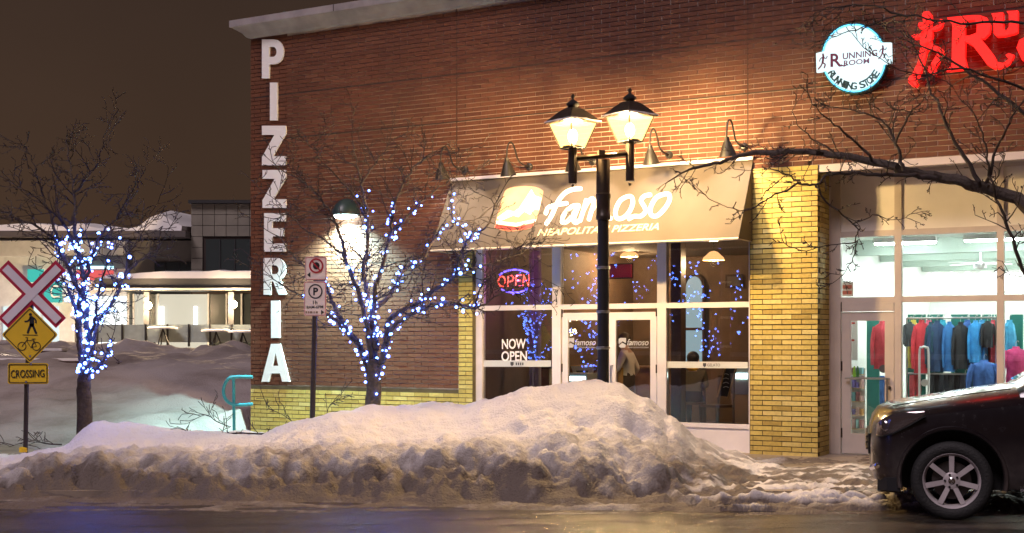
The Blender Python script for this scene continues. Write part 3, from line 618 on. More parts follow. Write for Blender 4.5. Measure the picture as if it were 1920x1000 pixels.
# ------------------------------------------------------------------ gooseneck sign lamps
GN = ['gooseneck sign lamp leftmost over the awning behind the lit tree twigs', 'gooseneck sign lamp above the mountain logo on the awning', 'gooseneck sign lamp hanging behind the left street lantern', 'gooseneck sign lamp to the right of the street lantern', 'gooseneck sign lamp rightmost, behind the bare branch tips']
for px, py, lb in zip((872, 993, 1112, 1255, 1395), (320, 313, 304, 291, 276), GN):
    t, h = th(px, py); g = thing('gooseneck_lamp', lb, 'wall lamp', W(t, 0, h), 'gooseneck lamps over the awning')
    q = MB(); q.lathe(W(t, 0, h), [(.055, 0), (.055, .02), (.03, .035)], 12, WN); part('wall_plate', q, M_BLACK, g)
    pts = catmull([W(t, -y, h + z) for y, z in ((.02, 0), (.22, .01), (.36, .06), (.44, .18), (.52, .27), (.62, .27), (.68, .18), (.70, .03))], 4)
    q = MB(); q.tube(pts, .012, 7); part('arm', q, M_BLACK, g)
    ax = (-UP - WN * .22).normalized(); c = W(t, -.70, h + .04)
    q = MB(); q.lathe(c, [(.03, 0), (.035, .05), (.05, .07), (.115, .24), (.12, .25), (.112, .245), (.045, .075), (.03, .05)], 16, ax, cap=False); part('shade', q, M_BLACK, g, True)
    q = MB(); q.ball(c + ax * .16, .035, 10, 7); part('bulb', q, emis('warm_bulb', (1, .80, .55), 16), g, True)
    lamp('gooseneck_light', 'SPOT', c + ax * .21, 24, (1.0, .80, .60), g, .03, c + ax * 1.0 - WN * .38, 100, .18)

# cool white wall sconce behind the tree
t, h = th(652, 405)
g = thing('wall_sconce', 'dark half-dome wall light casting cool white light down the bricks', 'wall lamp', W(t, 0, h))
q = MB(); q.rings([[W(t + .24 * s * math.cos(a), -.30 * s * math.sin(a) - .0, h + .0 + z) for a in [math.pi * i / 14 for i in range(15)]] for s, z in ((1, 0), (.98, .06), (.8, .16), (.5, .24), (.25, .27))], closed=True); part('hood', q, mat('teal_black_metal', (.02, .04, .045), .4), g, True)
q = MB(); q.rings([[W(t + .20 * s * math.cos(a), -.02 - .24 * s * math.sin(a), h - z) for a in [math.pi * i / 12 for i in range(13)]] for s, z in ((1, .005), (.85, .035), (.5, .05))]); part('lens', q, emis('sconce_lens', (.72, 1, .97), 22), g, True)
lamp('sconce_light', 'SPOT', W(t, -.20, h - .07), 1100, (.52, 1.0, .98), g, .08, W(t, -.10, h - 2), 140, .7)

# ------------------------------------------------------------------ running shop signs
YS = -.16
smap = lambda px, py: hitw(px, py, YS)
smap2 = lambda px, py: hitw(px, py, YS - .006)
cxs, cys, rxs, rys = 1601, 109, 60, 64
g = thing('round_sign', 'round glowing white and green running store sign on brick wall', 'sign', hitw(cxs, cys + rys, 0))
ell = lambda r, k=40, a0=0, a1=360: [(cxs + rxs * r * math.cos(R(a0 + (a1 - a0) * i / k)), cys + rys * r * math.sin(R(a0 + (a1 - a0) * i / k))) for i in range(k)]
q = MB(); q.solid([ell(1.04)], lambda a, b: hitw(a, b, YS + .004), -WN * .145); part('cabinet', q, mat('green_cabinet', (.01, .10, .10), .4), g)
M_SIGNLIT = emis('sign_lit', (.72, .95, 1.0), .62); M_RIM = emis('sign_rim', (.10, .55, 1.0), 1.4)
q = MB(); q.solid([ell(.985)], smap, -WN * .004); part('lit_face', q, M_SIGNLIT, g)
q = MB(); q.solid([ell(1.0), ell(.95)], smap2, -WN * .003); part('rim', q, M_RIM, g)
M_SGREEN = mat('sign_dark_green', (.01, .035, .04), .5); M_MAROON = mat('sign_maroon', (.10, .01, .04), .5)
q = MB(); q.solid([[(1530, 100), (1546, 96), (1600, 86), (1655, 80), (1671, 80), (1672, 118), (1655, 122), (1600, 128), (1546, 134), (1531, 136)]], lambda a, b: hitw(a, b, YS - .012), -WN * .05); bn = part('banner', q, M_SIGNLIT, g)
bmap = lambda px, py: hitw(px, py, YS - .018)
q = MB(); text_quad(q, 'R', [(1557, 126), (1579, 125), (1576, 100), (1557, 101)], bmap, -WN * .002, .02); text_quad(q, 'UNNING', [(1580, 112), (1645, 105), (1645, 93), (1580, 100)], bmap, -WN * .002, .02); text_quad(q, 'ROOM', [(1582, 124), (1630, 119), (1630, 109), (1582, 114)], bmap, -WN * .002, .02)
stroke(q, [(1577, 122), (1583, 124), (1588, 121)], 2.5, bmap, -WN * .002); part('banner_lettering', q, M_MAROON, bn)
def runner(mb, x, y, s, fm, th_):
    for pts, w in (([(0, -14), (1, -9)], 4.5), ([(1, -8), (0, 0), (-1, 6)], 5), ([(0, -7), (-6, -3), (-8, 3)], 2.4), ([(1, -7), (7, -4), (10, -9)], 2.4), ([(-1, 6), (5, 10), (3, 18)], 3.4), ([(-1, 6), (-5, 14), (-11, 21)], 3.4)):
        stroke(mb, [(x + a * s, y + b * s) for a, b in pts], w * s, fm, th_, smooth=len(pts) > 2)
q = MB(); runner(q, 1543, 113, .8, bmap, -WN * .002); runner(q, 1655, 96, .7, bmap, -WN * .002); part('banner_runner', q, M_MAROON, bn)
def arc_text(mb, s, a0, a1, r, hgt, up):
    for i, ch in enumerate(s):
        if ch == ' ': continue
        a = R(a0 + (a1 - a0) * i / (len(s) - 1)); c = Vector((cxs + rxs * r * math.cos(a), cys - rys * r * math.sin(a)))
        rad = Vector((math.cos(a), -math.sin(a))) * (1 if up else -1); tan = Vector((-rad.y, rad.x)); wd = hgt * .42
        bl = c - rad * hgt / 2 - tan * wd; 
        text_quad(mb, ch, [tuple(c - rad * hgt / 2 - tan * wd), tuple(c - rad * hgt / 2 + tan * wd), tuple(c + rad * hgt / 2 + tan * wd), tuple(c + rad * hgt / 2 - tan * wd)], smap2, -WN * .003, .03)
q = MB(); arc_text(q, 'RUNNING STORE', 214, 326, .82, 14, False); part('ring_lettering', q, M_SGREEN, g)
lamp('round_sign_glow', 'POINT', hitw(cxs, cys, -.5), 4, (.6, .9, 1), g, .2)
M_REDLIT = emis('red_letter_lit', (1.0, .008, .006), 1.0)
RS = thing('red_channel_sign', 'glowing red runner figure and large red letters high on the brick wall', 'sign', hitw(1790, 160, 0))
V = lambda pts: [(1500 + x / 4.571, 20 + y / 4.571) for x, y in pts]
q = MB()
for pts, w in (([(1085, 35), (1095, 95)], 78), ([(1100, 95), (1085, 130), (1030, 125)], 50), ([(1090, 190), (1080, 240), (1075, 300)], 96), ([(1110, 150), (1150, 150), (1195, 130), (1210, 85)], 32), ([(1060, 190), (1010, 215), (970, 225)], 36),
               ([(1090, 290), (1150, 320), (1205, 350), (1190, 390), (1140, 470)], 48), ([(1140, 480), (1120, 505), (1150, 520)], 50), ([(1070, 300), (1050, 370), (1040, 440), (985, 560)], 58), ([(975, 570), (950, 600), (985, 630)], 52)):
    stroke(q, V(pts), w / 4.571, smap, -WN * .10)
part('runner_figure', q, M_REDLIT, RS)
q = MB(); q.solid([V([(1262, 60), (1470, 40), (1540, 40), (1600, 60), (1632, 120), (1625, 190), (1575, 240), (1545, 235), (1600, 300), (1660, 380), (1690, 440), (1740, 450), (1790, 415), (1760, 380), (1790, 365), (1835, 380), (1800, 450), (1740, 490), (1660, 497), (1600, 460), (1550, 390), (1480, 300), (1415, 262), (1412, 400), (1432, 480), (1390, 505), (1255, 520), (1262, 500), (1300, 470), (1305, 110), (1265, 75)]), V([(1412, 90), (1500, 80), (1515, 130), (1510, 190), (1450, 215), (1412, 215)])], smap, -WN * .10); part('letter', q, M_REDLIT, RS)
q = MB(); q.solid([V([(1640, 25), (1740, 15), (1742, 150), (1765, 175), (1790, 140), (1790, 30), (1770, 5), (1868, 0), (1866, 180), (1840, 195), (1760, 215), (1690, 222), (1660, 195), (1655, 60)])], smap, -WN * .10); part('letter', q, M_REDLIT, RS)
q = MB(); q.solid([V([(1855, 320), (1880, 250), (1960, 215), (2060, 225), (2120, 300), (2090, 400), (1990, 450), (1900, 420)]), V([(1945, 320), (1965, 275), (2010, 270), (2040, 310), (2020, 375), (1970, 385)])], smap, -WN * .10); part('letter', q, M_REDLIT, RS)
lamp('red_sign_glow', 'POINT', hitw(1800, 95, -.7), 5, (1, .03, .02), RS, .3)

# ------------------------------------------------------------------ twin street lantern
ZL = 16.0; lb = pix(1131, 712, ZL); base = Vector((lb.x, ZL, .08))
g = thing('street_lamp', 'black twin-lantern street lamp rising behind the snow mound', 'street lamp', base)
ptop = pix(1127, 300, ZL)
q = MB(); q.lathe(base, [(.17, 0), (.17, .12), (.12, .2), (.09, .6), (.074, .7), (.074, 2.2), (.068, ptop.z - .25)], 16); part('pole', q, M_BLACK, g, True)
q = MB(); q.lathe(Vector((base.x, ZL, ptop.z - .75)), [(.088, 0), (.095, .02), (.095, .05), (.088, .06), (.088, .26), (.096, .27), (.096, .32), (.086, .33), (.086, .75)], 14); part('pole_collar', q, M_BRONZE, g, True)
q = MB()
for hgt in (1.5, 1.95, 2.5): q.lathe((base.x, ZL, hgt), [(.084, 0), (.088, .005), (.088, .03), (.084, .035)], 14)
tag(part('strap', q, M_STEEL, g), kind='stuff')
a0 = pix(1074, 298, ZL - .06); a1 = pix(1181, 288, ZL + .1)
am = pix(1127, 293, ZL)
q = MB(); dirx = (a1 - a0); ang = math.atan2(dirx.y, dirx.x); q.tube([a0, am, a1], .035, 6); q.box(am + Vector((0, 0, .04)), (.08, .08, .06), ang); part('cross_arm', q, M_BRONZE, g)
M_LGLASS = bpy.data.materials.new('lantern_glass'); M_LGLASS.use_nodes = True; nt = M_LGLASS.node_tree; nt.nodes.clear()
_o = nt.nodes.new('ShaderNodeOutputMaterial'); _m = nt.nodes.new('ShaderNodeMixShader'); _m.inputs[0].default_value = .5; _t = nt.nodes.new('ShaderNodeBsdfTransparent'); _e = nt.nodes.new('ShaderNodeEmission')
_e.inputs[0].default_value = (1.0, .60, .14, 1); _e.inputs[1].default_value = 2.6
nt.links.new(_t.outputs[0], _m.inputs[1]); nt.links.new(_e.outputs[0], _m.inputs[2]); nt.links.new(_m.outputs[0], _o.inputs[0])
for (cx_, ytop, ybot, cen) in ((1074, 184, 345, a0), (1181, 172, 345, a1)):
    z = cen.y; k = z / F
    H = lambda py: EYE + (HY - py) * k
    dy = ytop - 184
    x = cen.x
    q = MB(); q.tube([(x, z, H(ybot if cx_ < 1100 else 340)), (x, z, H(282 + dy))], .055, 12); q.ball((x, z, H(ybot + 3 if cx_ < 1100 else 346)), .02, 8, 6); arm = part('lantern_post', q, M_BRONZE, g)
    lan = part('lantern_base', MB().lathe((x, z, H(284 + dy)), [(.05, 0), (.06, .02), (.05, .04), (.13, .05), (.13, .06)], 12), M_BRONZE, g)
    zb, zt = H(277 + dy), H(232 + dy); w0, w1 = .105, .205; rot = R(38)
    def sq(w, zz): return [Vector((x + w * 1.41 * math.cos(rot + R(45 + 90 * i)), z + w * 1.41 * math.sin(rot + R(45 + 90 * i)), zz)) for i in range(4)]
    q = MB(); q.rings([sq(w0, zb), sq(w1, zt)]); part('lantern_glass', q, M_LGLASS, g)
    q = MB()
    lo_, hi_ = sq(w0 + .006, zb - .01), sq(w1 + .008, zt + .005)
    for i in range(4): q.tube([lo_[i], hi_[i]], .011, 4)
    for i in range(4): q.tube([lo_[i], lo_[(i + 1) % 4]], .012, 4); q.tube([hi_[i], hi_[(i + 1) % 4]], .012, 4)
    part('lantern_frame', q, M_BRONZE, g)
    q = MB(); q.rings([sq(w1 + .045, zt + .003), sq(w1 + .048, zt + .02), sq(w1 - .03, zt + .10), sq(.095, zt + .175), sq(.06, zt + .195)]); roof = part('lantern_roof', q, M_BRONZE, g)
    q = MB(); q.lathe((x, z, zt + .195), [(.05, 0), (.085, .03), (.085, .05), (.05, .08), (.02, .10), (.016, .12), (.024, .135), (.024, .155), (.006, .175)], 12); part('finial', q, M_BLACK, roof, True)
    # snow lying along the roof edge
    q = MB(); e = sq(w1 + .048, zt + .022)
    for i in range(4): q.tube([e[i] * (1 - u) + e[(i + 1) % 4] * u for u in (0, .15, .3, .5, .7, .85, 1)], [.006, .012, .009, .014, .008, .012, .006], 5)
    part('snow_rim', q, mat('clean_snow', (.8, .78, .78), .7), roof)
    q = MB(); q.ball((x, z, zb + .14), .06, 10, 8, (1, 1, 1.5)); part('lantern_bulb', q, emis('lantern_bulb', (1.0, .78, .42), 40), g, True)
    lamp('lantern_light', 'POINT', (x, z, zb + .17), 1750, (1.0, .66, .27), g, .08)

# ------------------------------------------------------------------ bare trees
def grow(mb, p, d, L, r, lev, rng, up=.25, store=None):
    """one crooked twig and its side twigs"""
    n = max(3, int(L / .10)); pts = [p.copy()]; rad = [r]; d = d.normalized()
    for i in range(n):
        d = (d + Vector((rng.gauss(0, .17), rng.gauss(0, .17), rng.gauss(0, .15) + up * .16))).normalized()
        p = p + d * (L / n); pts.append(p.copy()); rad.append(max(.0046, r * (1 - .75 * (i + 1) / n)))
    mb.tube(pts, rad, 5 if r > .012 else (4 if r > .006 else 3), cap=False)
    if lev <= 0: return
    for i in range(1, n + 1):
        k = 2 if lev > 1 and rng.random() < .25 else 1
        if rng.random() < (.86 if lev > 1 else .8):
            for _ in range(k):
                ax = d.orthogonal().normalized(); ax.rotate(Matrix.Rotation(rng.uniform(0, 6.28), 3, d)); dd = (pts[i] - pts[i - 1]).normalized()
                nd = (dd * rng.uniform(.45, .9) + ax * rng.uniform(.5, 1.0)).normalized()
                grow(mb, pts[i], nd, L * rng.uniform(.28, .58) * (1 - .35 * i / n), rad[i] * .66, lev - 1, rng, up)
def spur(mb, p, d, r, rng):
    ax = d.orthogonal().normalized(); ax.rotate(Matrix.Rotation(rng.uniform(0, 6.28), 3, d)); e = (ax + d * .3).normalized()
    mb.tube([p, p + e * .04, p + e * .08 + Vector((0, 0, .015))], [r, r * .8, r * .9], 4, cap=False)
def limb_pts(px, Z, rng, dz=0.0):
    """pixel polyline to a limb; depth wanders from the trunk's depth towards dz"""
    k = len(px); return [pix(a, b, Z + dz * (i / (k - 1)) ** 1.1) for i, (a, b) in enumerate(px)]
LIMBS = {}
def tree(name, label, trunk, limbs, Z, seed, tw_len=.55, tw_lev=2, r0=.09, dens=1.0, base_z=None, tw_r=.008, group=None):
    rng = random.Random(seed); base = pix(*trunk[0], Z); base.z = .1
    g = thing(name, label, 'tree', base, group)
    tp = [pix(a, b, Z) for a, b in trunk]; pts = catmull([base] + tp[1:], 5) if len(tp) > 2 else [base] + tp[1:]
    mb = MB(); kk = len(pts); mb.tube([p + Vector((rng.gauss(0, .006), rng.gauss(0, .006), 0)) for p in pts], [r0 * (1.15 - .3 * i / (kk - 1)) for i in range(kk)], 12); part('trunk', mb, M_BARK, g, True)
    twm = MB(); LIMBS[name] = [(pts, r0)]
    for spec in limbs:
        pl, r, dz = spec[:3]; sub = spec[3] if len(spec) > 3 else 1.0
        lp = catmull(limb_pts(pl, Z, rng, dz), 5); n = len(lp)
        lp = [p + Vector((rng.gauss(0, .008), rng.gauss(0, .02), rng.gauss(0, .008))) for p in lp]
        rad = [max(.004, r * (1 - .82 * (i / (n - 1)) ** .8)) for i in range(n)]
        mb = MB(); mb.tube(lp, rad, 8); part('limb', mb, M_BARK if r > .03 else M_TWIG, g, True); LIMBS[name].append((lp, r))
        tot = sum((lp[i + 1] - lp[i]).length for i in range(n - 1)); step = .085 / dens; acc = 0
        run = 0.0
        for i in range(1, n):
            seg = (lp[i] - lp[i - 1]).length; acc += seg; run += seg
            f = run / tot
            while acc > step:
                acc -= step
                if f < .22: continue
                d = (lp[i] - lp[i - 1]).normalized(); ax = d.orthogonal().normalized(); ax.rotate(Matrix.Rotation(rng.uniform(0, 6.28), 3, d))
                if rng.random() < .30 + .5 * f: grow(twm, lp[i], (d * rng.uniform(.3, .9) + ax * rng.uniform(.5, 1)).normalized(), tw_len * sub * rng.uniform(.4, 1.1) * (1.15 - .4 * f), min(rad[i] * .6, tw_r), tw_lev, rng)
                elif rng.random() < .5: spur(twm, lp[i], d, .006, rng)
        grow(twm, lp[-1], (lp[-1] - lp[-2]), tw_len * sub, rad[-1] * .9, tw_lev, rng)
    o = part('twigs', twm, M_TWIG, g); tag(o, kind='stuff'); return g
def string_lights(name, label, tname, n, seed, pick, rb=.0145, zmin=0):
    """led bulbs wound on the limbs; pick(point) tells where the string runs"""
    rng = random.Random(seed); cand = []
    for lp, r in LIMBS[tname]:
        for i in range(len(lp) - 1):
            L = (lp[i + 1] - lp[i]).length
            for k in range(max(1, int(L / .012))): cand.append((lp[i].lerp(lp[i + 1], rng.random()), (lp[i + 1] - lp[i]).normalized(), r))
    cand = [c for c in cand if pick(c[0])]
    g = thing(name, label, 'string lights', LIMBS[tname][0][0][0], 'led string lights wound on the small trees')
    me = bpy.data.meshes.new('bulb'); q = MB().ball((0, 0, 0), rb, 8, 6); me.from_pydata([tuple(v) for v in q.v], [], q.f); me.materials.append(M_LED)
    for i in range(n):
        p, d, r = rng.choice(cand); ax = d.orthogonal().normalized(); ax.rotate(Matrix.Rotation(rng.uniform(0, 6.28), 3, d)); rr = min(.085, r * .75 + .02)
        o = bpy.data.objects.new('bulb', me); COL.objects.link(o); o.parent = g; o.location = p + ax * (rr + rng.uniform(0, .03)) - g.location; s = rng.choice((.5, .7, .8, .9, 1.0, 1.15, 1.5)); o.scale = (s, s, s)
    wm = MB()
    for lp, r in LIMBS[tname]:
        run = [p for p in lp if pick(p)]
        if len(run) < 3: continue
        pts = []; a = rng.uniform(0, 6)
        for i in range(len(run) - 1):
            d = (run[i + 1] - run[i]).normalized(); e1 = d.orthogonal().normalized(); e2 = d.cross(e1)
            for k in range(4):
                a += .75; rr = r * .8 + .012; pts.append(run[i].lerp(run[i + 1], k / 4) + (e1 * math.cos(a) + e2 * math.sin(a)) * rr)
        wm.tube(pts, .0035, 3, cap=False)
    o = part('cable', wm, M_WIRE, g); tag(o, kind='stuff')
ZM = 16.5
tree('street_tree', 'bare tree wound with blue lights in front of brick wall', [(698, 778), (700, 740), (700, 705), (698, 672)], [
    ([(694, 705), (682, 668), (668, 640), (650, 620), (634, 592), (620, 558), (606, 530), (580, 508), (548, 478), (520, 440)], .05, .5),
    ([(670, 642), (650, 622), (628, 600), (604, 584), (575, 560), (545, 545), (505, 520)], .03, .4),
    ([(698, 678), (692, 630), (684, 592), (666, 532), (648, 482), (638, 440), (620, 400), (600, 372), (570, 342), (535, 322)], .042, -.6),
    ([(648, 482), (632, 470), (610, 452), (570, 430), (540, 400), (520, 380)], .02, .3),
    ([(700, 676), (705, 622), (692, 562), (682, 512), (690, 452), (686, 392), (676, 342), (668, 300), (662, 268)], .045, .5),
    ([(686, 400), (660, 360), (630, 330), (600, 300), (585, 275)], .018, -.4),
    ([(676, 350), (700, 310), (720, 285), (735, 262)], .016, .2),
    ([(704, 655), (698, 602), (704, 542), (716, 502), (730, 442), (738, 392), (762, 332), (792, 300), (815, 290)], .04, -.7),
    ([(730, 442), (770, 400), (800, 370), (840, 340), (870, 330)], .02, .4),
    ([(697, 585), (728, 556), (763, 501), (796, 483), (814, 447), (844, 426), (875, 415)], .034, .6),
    ([(704, 706), (720, 662), (724, 632), (730, 600), (760, 580), (800, 556), (840, 526), (866, 508), (868, 470), (885, 440), (912, 425), (932, 378)], .048, -.5),
    ([(866, 508), (900, 500), (940, 490), (985, 470), (1010, 440)], .02, .3),
    ([(721, 655), (732, 622), (760, 596), (800, 575), (850, 567), (892, 578), (935, 552), (985, 530)], .04, -1.0),
    ([(885, 440), (850, 410), (845, 370), (850, 340)], .014, .2), ([(892, 578), (900, 540), (930, 510), (960, 470), (1000, 455)], .016, -.2)],
    ZM, 11, .60, 2, .095, 1.35, tw_r=.011)
string_lights('string_lights', 'blue white lights wound up the tree by brick wall', 'street_tree', 300, 3, lambda p: (lambda px, py: (py > 360 and py < 745) and (560 < px < 905) and not (px < 640 and py < 500) and not (py < 430 and 690 > px > 0 and random.random() < .75))(p.x / p.y * F + CX, HY - (p.z - EYE) * F / p.y))
ZT = 15.5
tree('sapling_tree', 'bare tree covered in blue lights behind yellow crossing sign', [(160, 822), (158, 760), (158, 720), (160, 692)], [
    ([(156, 700), (150, 648), (149, 602), (151, 560), (136, 520), (112, 462), (85, 435), (40, 412), (0, 392)], .045, -.5),
    ([(149, 610), (140, 575), (128, 545), (118, 520), (105, 500)], .03, .4),
    ([(160, 698), (166, 642), (161, 592), (158, 542), (149, 482), (141, 440), (138, 352), (130, 292), (124, 258)], .045, .3),
    ([(139, 365), (160, 335), (182, 308), (192, 270), (196, 250)], .02, -.3),
    ([(163, 698), (175, 645), (186, 602), (214, 562), (235, 522), (262, 488), (300, 462)], .036, .5),
    ([(166, 702), (186, 686), (204, 655), (210, 634)], .035, -.3, .5),
    ([(149, 485), (120, 420), (95, 395), (55, 362), (30, 350)], .022, -.6),
    ([(158, 540), (172, 480), (188, 442), (222, 402), (258, 340), (268, 325)], .024, .6),
    ([(112, 462), (95, 405), (80, 365), (60, 300), (50, 275)], .02, .2), ([(235, 522), (240, 480), (265, 440), (285, 395)], .016, -.4),
    ([(166, 640), (178, 600), (182, 560), (195, 510), (205, 470), (230, 440)], .024, -.4)],
    ZT, 23, .58, 2, .085, 1.35, tw_r=.011)
string_lights('string_lights', 'dense blue lights on the tree beside the crossing sign', 'sapling_tree', 300, 5, lambda p: (lambda px, py: 425 < py < 715 and 100 < px < 240 and (py > 560 or random.random() < .45))(p.x / p.y * F + CX, HY - (p.z - EYE) * F / p.y))
tree('overhanging_tree', 'bare tree reaching dark branches in from the right edge', [(2010, 900), (2006, 760), (2000, 620), (1996, 470)], [
    ([(1996, 470), (1920, 385), (1840, 352), (1780, 337), (1700, 320), (1640, 305), (1560, 290), (1480, 285), (1400, 290), (1340, 306), (1292, 316)], .085, 1.0, .8),
    ([(1760, 334), (1700, 327), (1640, 327), (1560, 325), (1530, 345), (1500, 343), (1472, 326), (1440, 318)], .026, -.3, .7),
    ([(1530, 345), (1548, 378), (1600, 420), (1605, 460), (1592, 500), (1576, 520)], .013, .2, .5),
    ([(1500, 343), (1470, 360), (1440, 372), (1400, 396), (1340, 378), (1300, 350)], .012, -.3, .5),
    ([(1600, 420), (1640, 405), (1680, 412), (1715, 402)], .008, .2, .4),
    ([(1605, 455), (1560, 460), (1500, 470), (1465, 452)], .007, .2, .4),
    ([(1692, 318), (1680, 270), (1652, 225), (1602, 210), (1560, 200)], .022, .4, .8), ([(1680, 270), (1700, 220), (1730, 190), (1745, 150)], .014, -.3, .8),
    ([(1640, 306), (1600, 262), (1555, 225), (1520, 190)], .018, -.5, .7), ([(1570, 292), (1540, 270), (1500, 240), (1485, 205)], .014, .3, .6),
    ([(1840, 350), (1800, 280), (1762, 205), (1732, 130), (1700, 60)], .028, .5), ([(1850, 350), (1868, 280), (1900, 220), (1935, 170)], .02, -.4),
    ([(1990, 300), (1920, 215), (1840, 150), (1760, 100), (1690, 75)], .03, .3), ([(1996, 600), (1925, 522), (1892, 432), (1868, 372), (1850, 300), (1838, 240), (1800, 180)], .026, -.2, .9),
    ([(1990, 60), (1900, 40), (1800, 45), (1700, 30), (1620, 50), (1560, 70)], .02, .4, .8), ([(1990, 180), (1900, 160), (1800, 130), (1720, 140), (1650, 110)], .02, -.3, .8), ([(1700, 30), (1620, 10), (1540, 20), (1500, 50)], .012, .3, .6)],
    13.4, 31, .50, 2, .13, 1.1, tw_r=.009)
# lit tree across the street, seen only as blue sparks mirrored in the shop windows
tm = pix(698, 775, ZM)
def mirror_tree(x, z, seed):
    rng = random.Random(seed); g = thing('street_tree', 'bare tree wound with blue lights across the street, mirrored in the glass', 'tree', (x, z, 0))
    mb = MB(); LB = []
    mb.tube([(x, z, 0), (x, z, 1.1)], [.1, .08], 8); part('trunk', mb, M_BARK, g)
    me = bpy.data.meshes.new('bulb'); q = MB().ball((0, 0, 0), .026, 6, 5); me.from_pydata([tuple(v) for v in q.v], [], q.f); me.materials.append(M_LED)
    tg = MB()
    for k in range(9):
        a = k * .7 + rng.random(); d = Vector((math.cos(a) * .55, math.sin(a) * .55, 1)).normalized(); p = Vector((x, z, 1.0)); pts = [p.copy()]
        for i in range(11): d = (d + Vector((rng.gauss(0, .12), rng.gauss(0, .12), .02))).normalized(); p = p + d * .27; pts.append(p.copy())
        tg.tube(pts, [.04 * (1 - .07 * i) for i in range(12)], 5, cap=False); LB += pts[1:]
    part('limbs', tg, M_BARK, g)['kind'] = 'stuff'
    s = thing('string_lights', 'blue white lights on the tree mirrored in the glass', 'string lights', (x, z, 0), 'led string lights wound on the small trees')
    for i in range(150):
        o = bpy.data.objects.new('bulb', me); COL.objects.link(o); o.parent = s; o.location = rng.choice(LB) + Vector((rng.gauss(0, .1), rng.gauss(0, .1), rng.gauss(0, .1))) - s.location
mirror_tree(-10.1, 6.4, 9)

# fallen branches on the snow
def fallen(pts, seed, label, r=.014, z=None):
    rng = random.Random(seed); p = [pix(*q) for q in pts]; g = thing('fallen_branch', label, 'branch', p[0], 'fallen branches on the snow')
    q = MB(); lp = catmull(p, 4); q.tube(lp, [r * (1 - .7 * i / (len(lp) - 1)) for i in range(len(lp))], 6); part('stem', q, M_TWIG, g)
    q = MB()
    for i in range(2, len(lp)):
        d = lp[i] - lp[i - 1]; e = Vector((rng.gauss(0, 1), rng.gauss(0, .6), abs(rng.gauss(0, .7)))); grow(q, lp[i], d.normalized() + e * .6, rng.uniform(.12, .35), r * .45, 1, rng, .05)
    tag(part('side_twigs', q, M_TWIG, g), kind='stuff')
fallen([(560, 812, 15.2), (500, 814, 15.3), (440, 813, 15.35), (395, 822, 15.4), (360, 815, 15.5)], 2, 'long fallen branch lying on the snow below the letters')
fallen([(115, 834, 15.1), (85, 832, 15.2), (60, 826, 15.3), (18, 838, 15.4)], 4, 'fallen twig by the foot of the crossing sign post', .010)
fallen([(560, 800, 16.6), (530, 778, 16.7), (500, 765, 16.8)], 6, 'thin twig leaning against the yellow brick base', .007)
fallen([(612, 785, 16.4), (618, 760, 16.5), (640, 745, 16.6)], 7, 'thin upright twig beside the parking sign post', .006)
fallen([(430, 800, 16.2), (405, 790, 16.3), (385, 778, 16.4), (350, 795, 16.5)], 8, 'short dark twig on the bluish snow near the railing', .008)

# ------------------------------------------------------------------ signs on posts
def sign_frame(px, py, z, tilt=0): return (lambda a, b, o=0.0: pix(a, b, z) + Vector((0, -o, 0)))
def plate(mb, pts, z, off, t=.004, mi=0): mb.solid([pts], lambda a, b: pix(a, b, z) + Vector((0, -off, 0)), Vector((0, t, 0)), mi)
def rrect(x0, y0, x1, y1, r):
    return arc(x1 - r, y1 - r, r, r, 0, 90, 4) + arc(x0 + r, y1 - r, r, r, 90, 180, 4) + arc(x0 + r, y0 + r, r, r, 180, 270, 4) + arc(x1 - r, y0 + r, r, r, 270, 360, 4)
M_POST = mat('sign_post', (.05, .04, .04), .45, .4, bump=.2)
M_YSIGN = mat('yellow_sign', (.80, .52, .02), .4, var=.06); M_BSIGN = mat('black_sign', (.015, .015, .015), .5); M_RSIGN = mat('crossing_red', (.50, .02, .05), .4); M_WSIGN = mat('white_sign', (.80, .74, .78), .4, var=.05)
zc = 15.0
g = thing('crossing_sign', 'red-edged crossbuck above yellow pedestrian and bicycle diamond reading CROSSING', 'sign', pix(47, 852, zc))
q = MB(); q.tube([pix(47, 880, zc), pix(50, 712, zc), pix(60, 560, zc)], .028, 8); part('post', q, M_POST, g)
q = MB(); q.lathe(pix(44, 848, zc), [(.05, 0), (.05, .05), (.035, .06)], 10); part('post_foot', q, M_YSIGN, g)
def bar(mb, p, q_, w, off): 
    a, b = Vector(p), Vector(q_); d = (b - a).normalized(); nn = Vector((-d.y, d.x)) * w / 2
    plate(mb, [tuple(a + nn), tuple(b + nn), tuple(b - nn), tuple(a - nn)], zc, off)
q = MB(); bar(q, (8, 498), (116, 606), 27, .030); bar(q, (116, 498), (8, 606), 27, .036); cb = part('crossbuck', q, M_RSIGN, g); 
q = MB(); bar(q, (12, 502), (112, 602), 15, .042); bar(q, (112, 502), (12, 602), 15, .046); part('crossbuck_face', q, M_WSIGN, cb)
dc = Vector((59.5, 628)); dia = lambda r: [(dc.x + a * r, dc.y + b * r) for a, b in ((0, -1.04), (.06, -1), (1, -.06), (1.03, 0), (1, .06), (.06, 1), (0, 1.04), (-.06, 1), (-1, .06), (-1.03, 0), (-1, -.06), (-.06, -1))]
q = MB(); plate(q, dia(50), zc, .060); dp = part('diamond_plate', q, M_YSIGN, g)
pm_ = lambda a, b: pix(a, b, zc) + Vector((0, -.064, 0))
q = MB(); q.solid([dia(47), dia(45)], pm_, Vector((0, .003, 0))); 
pg = lambda pts: [(x * .3, 460 + y * .3) for x, y in pts]
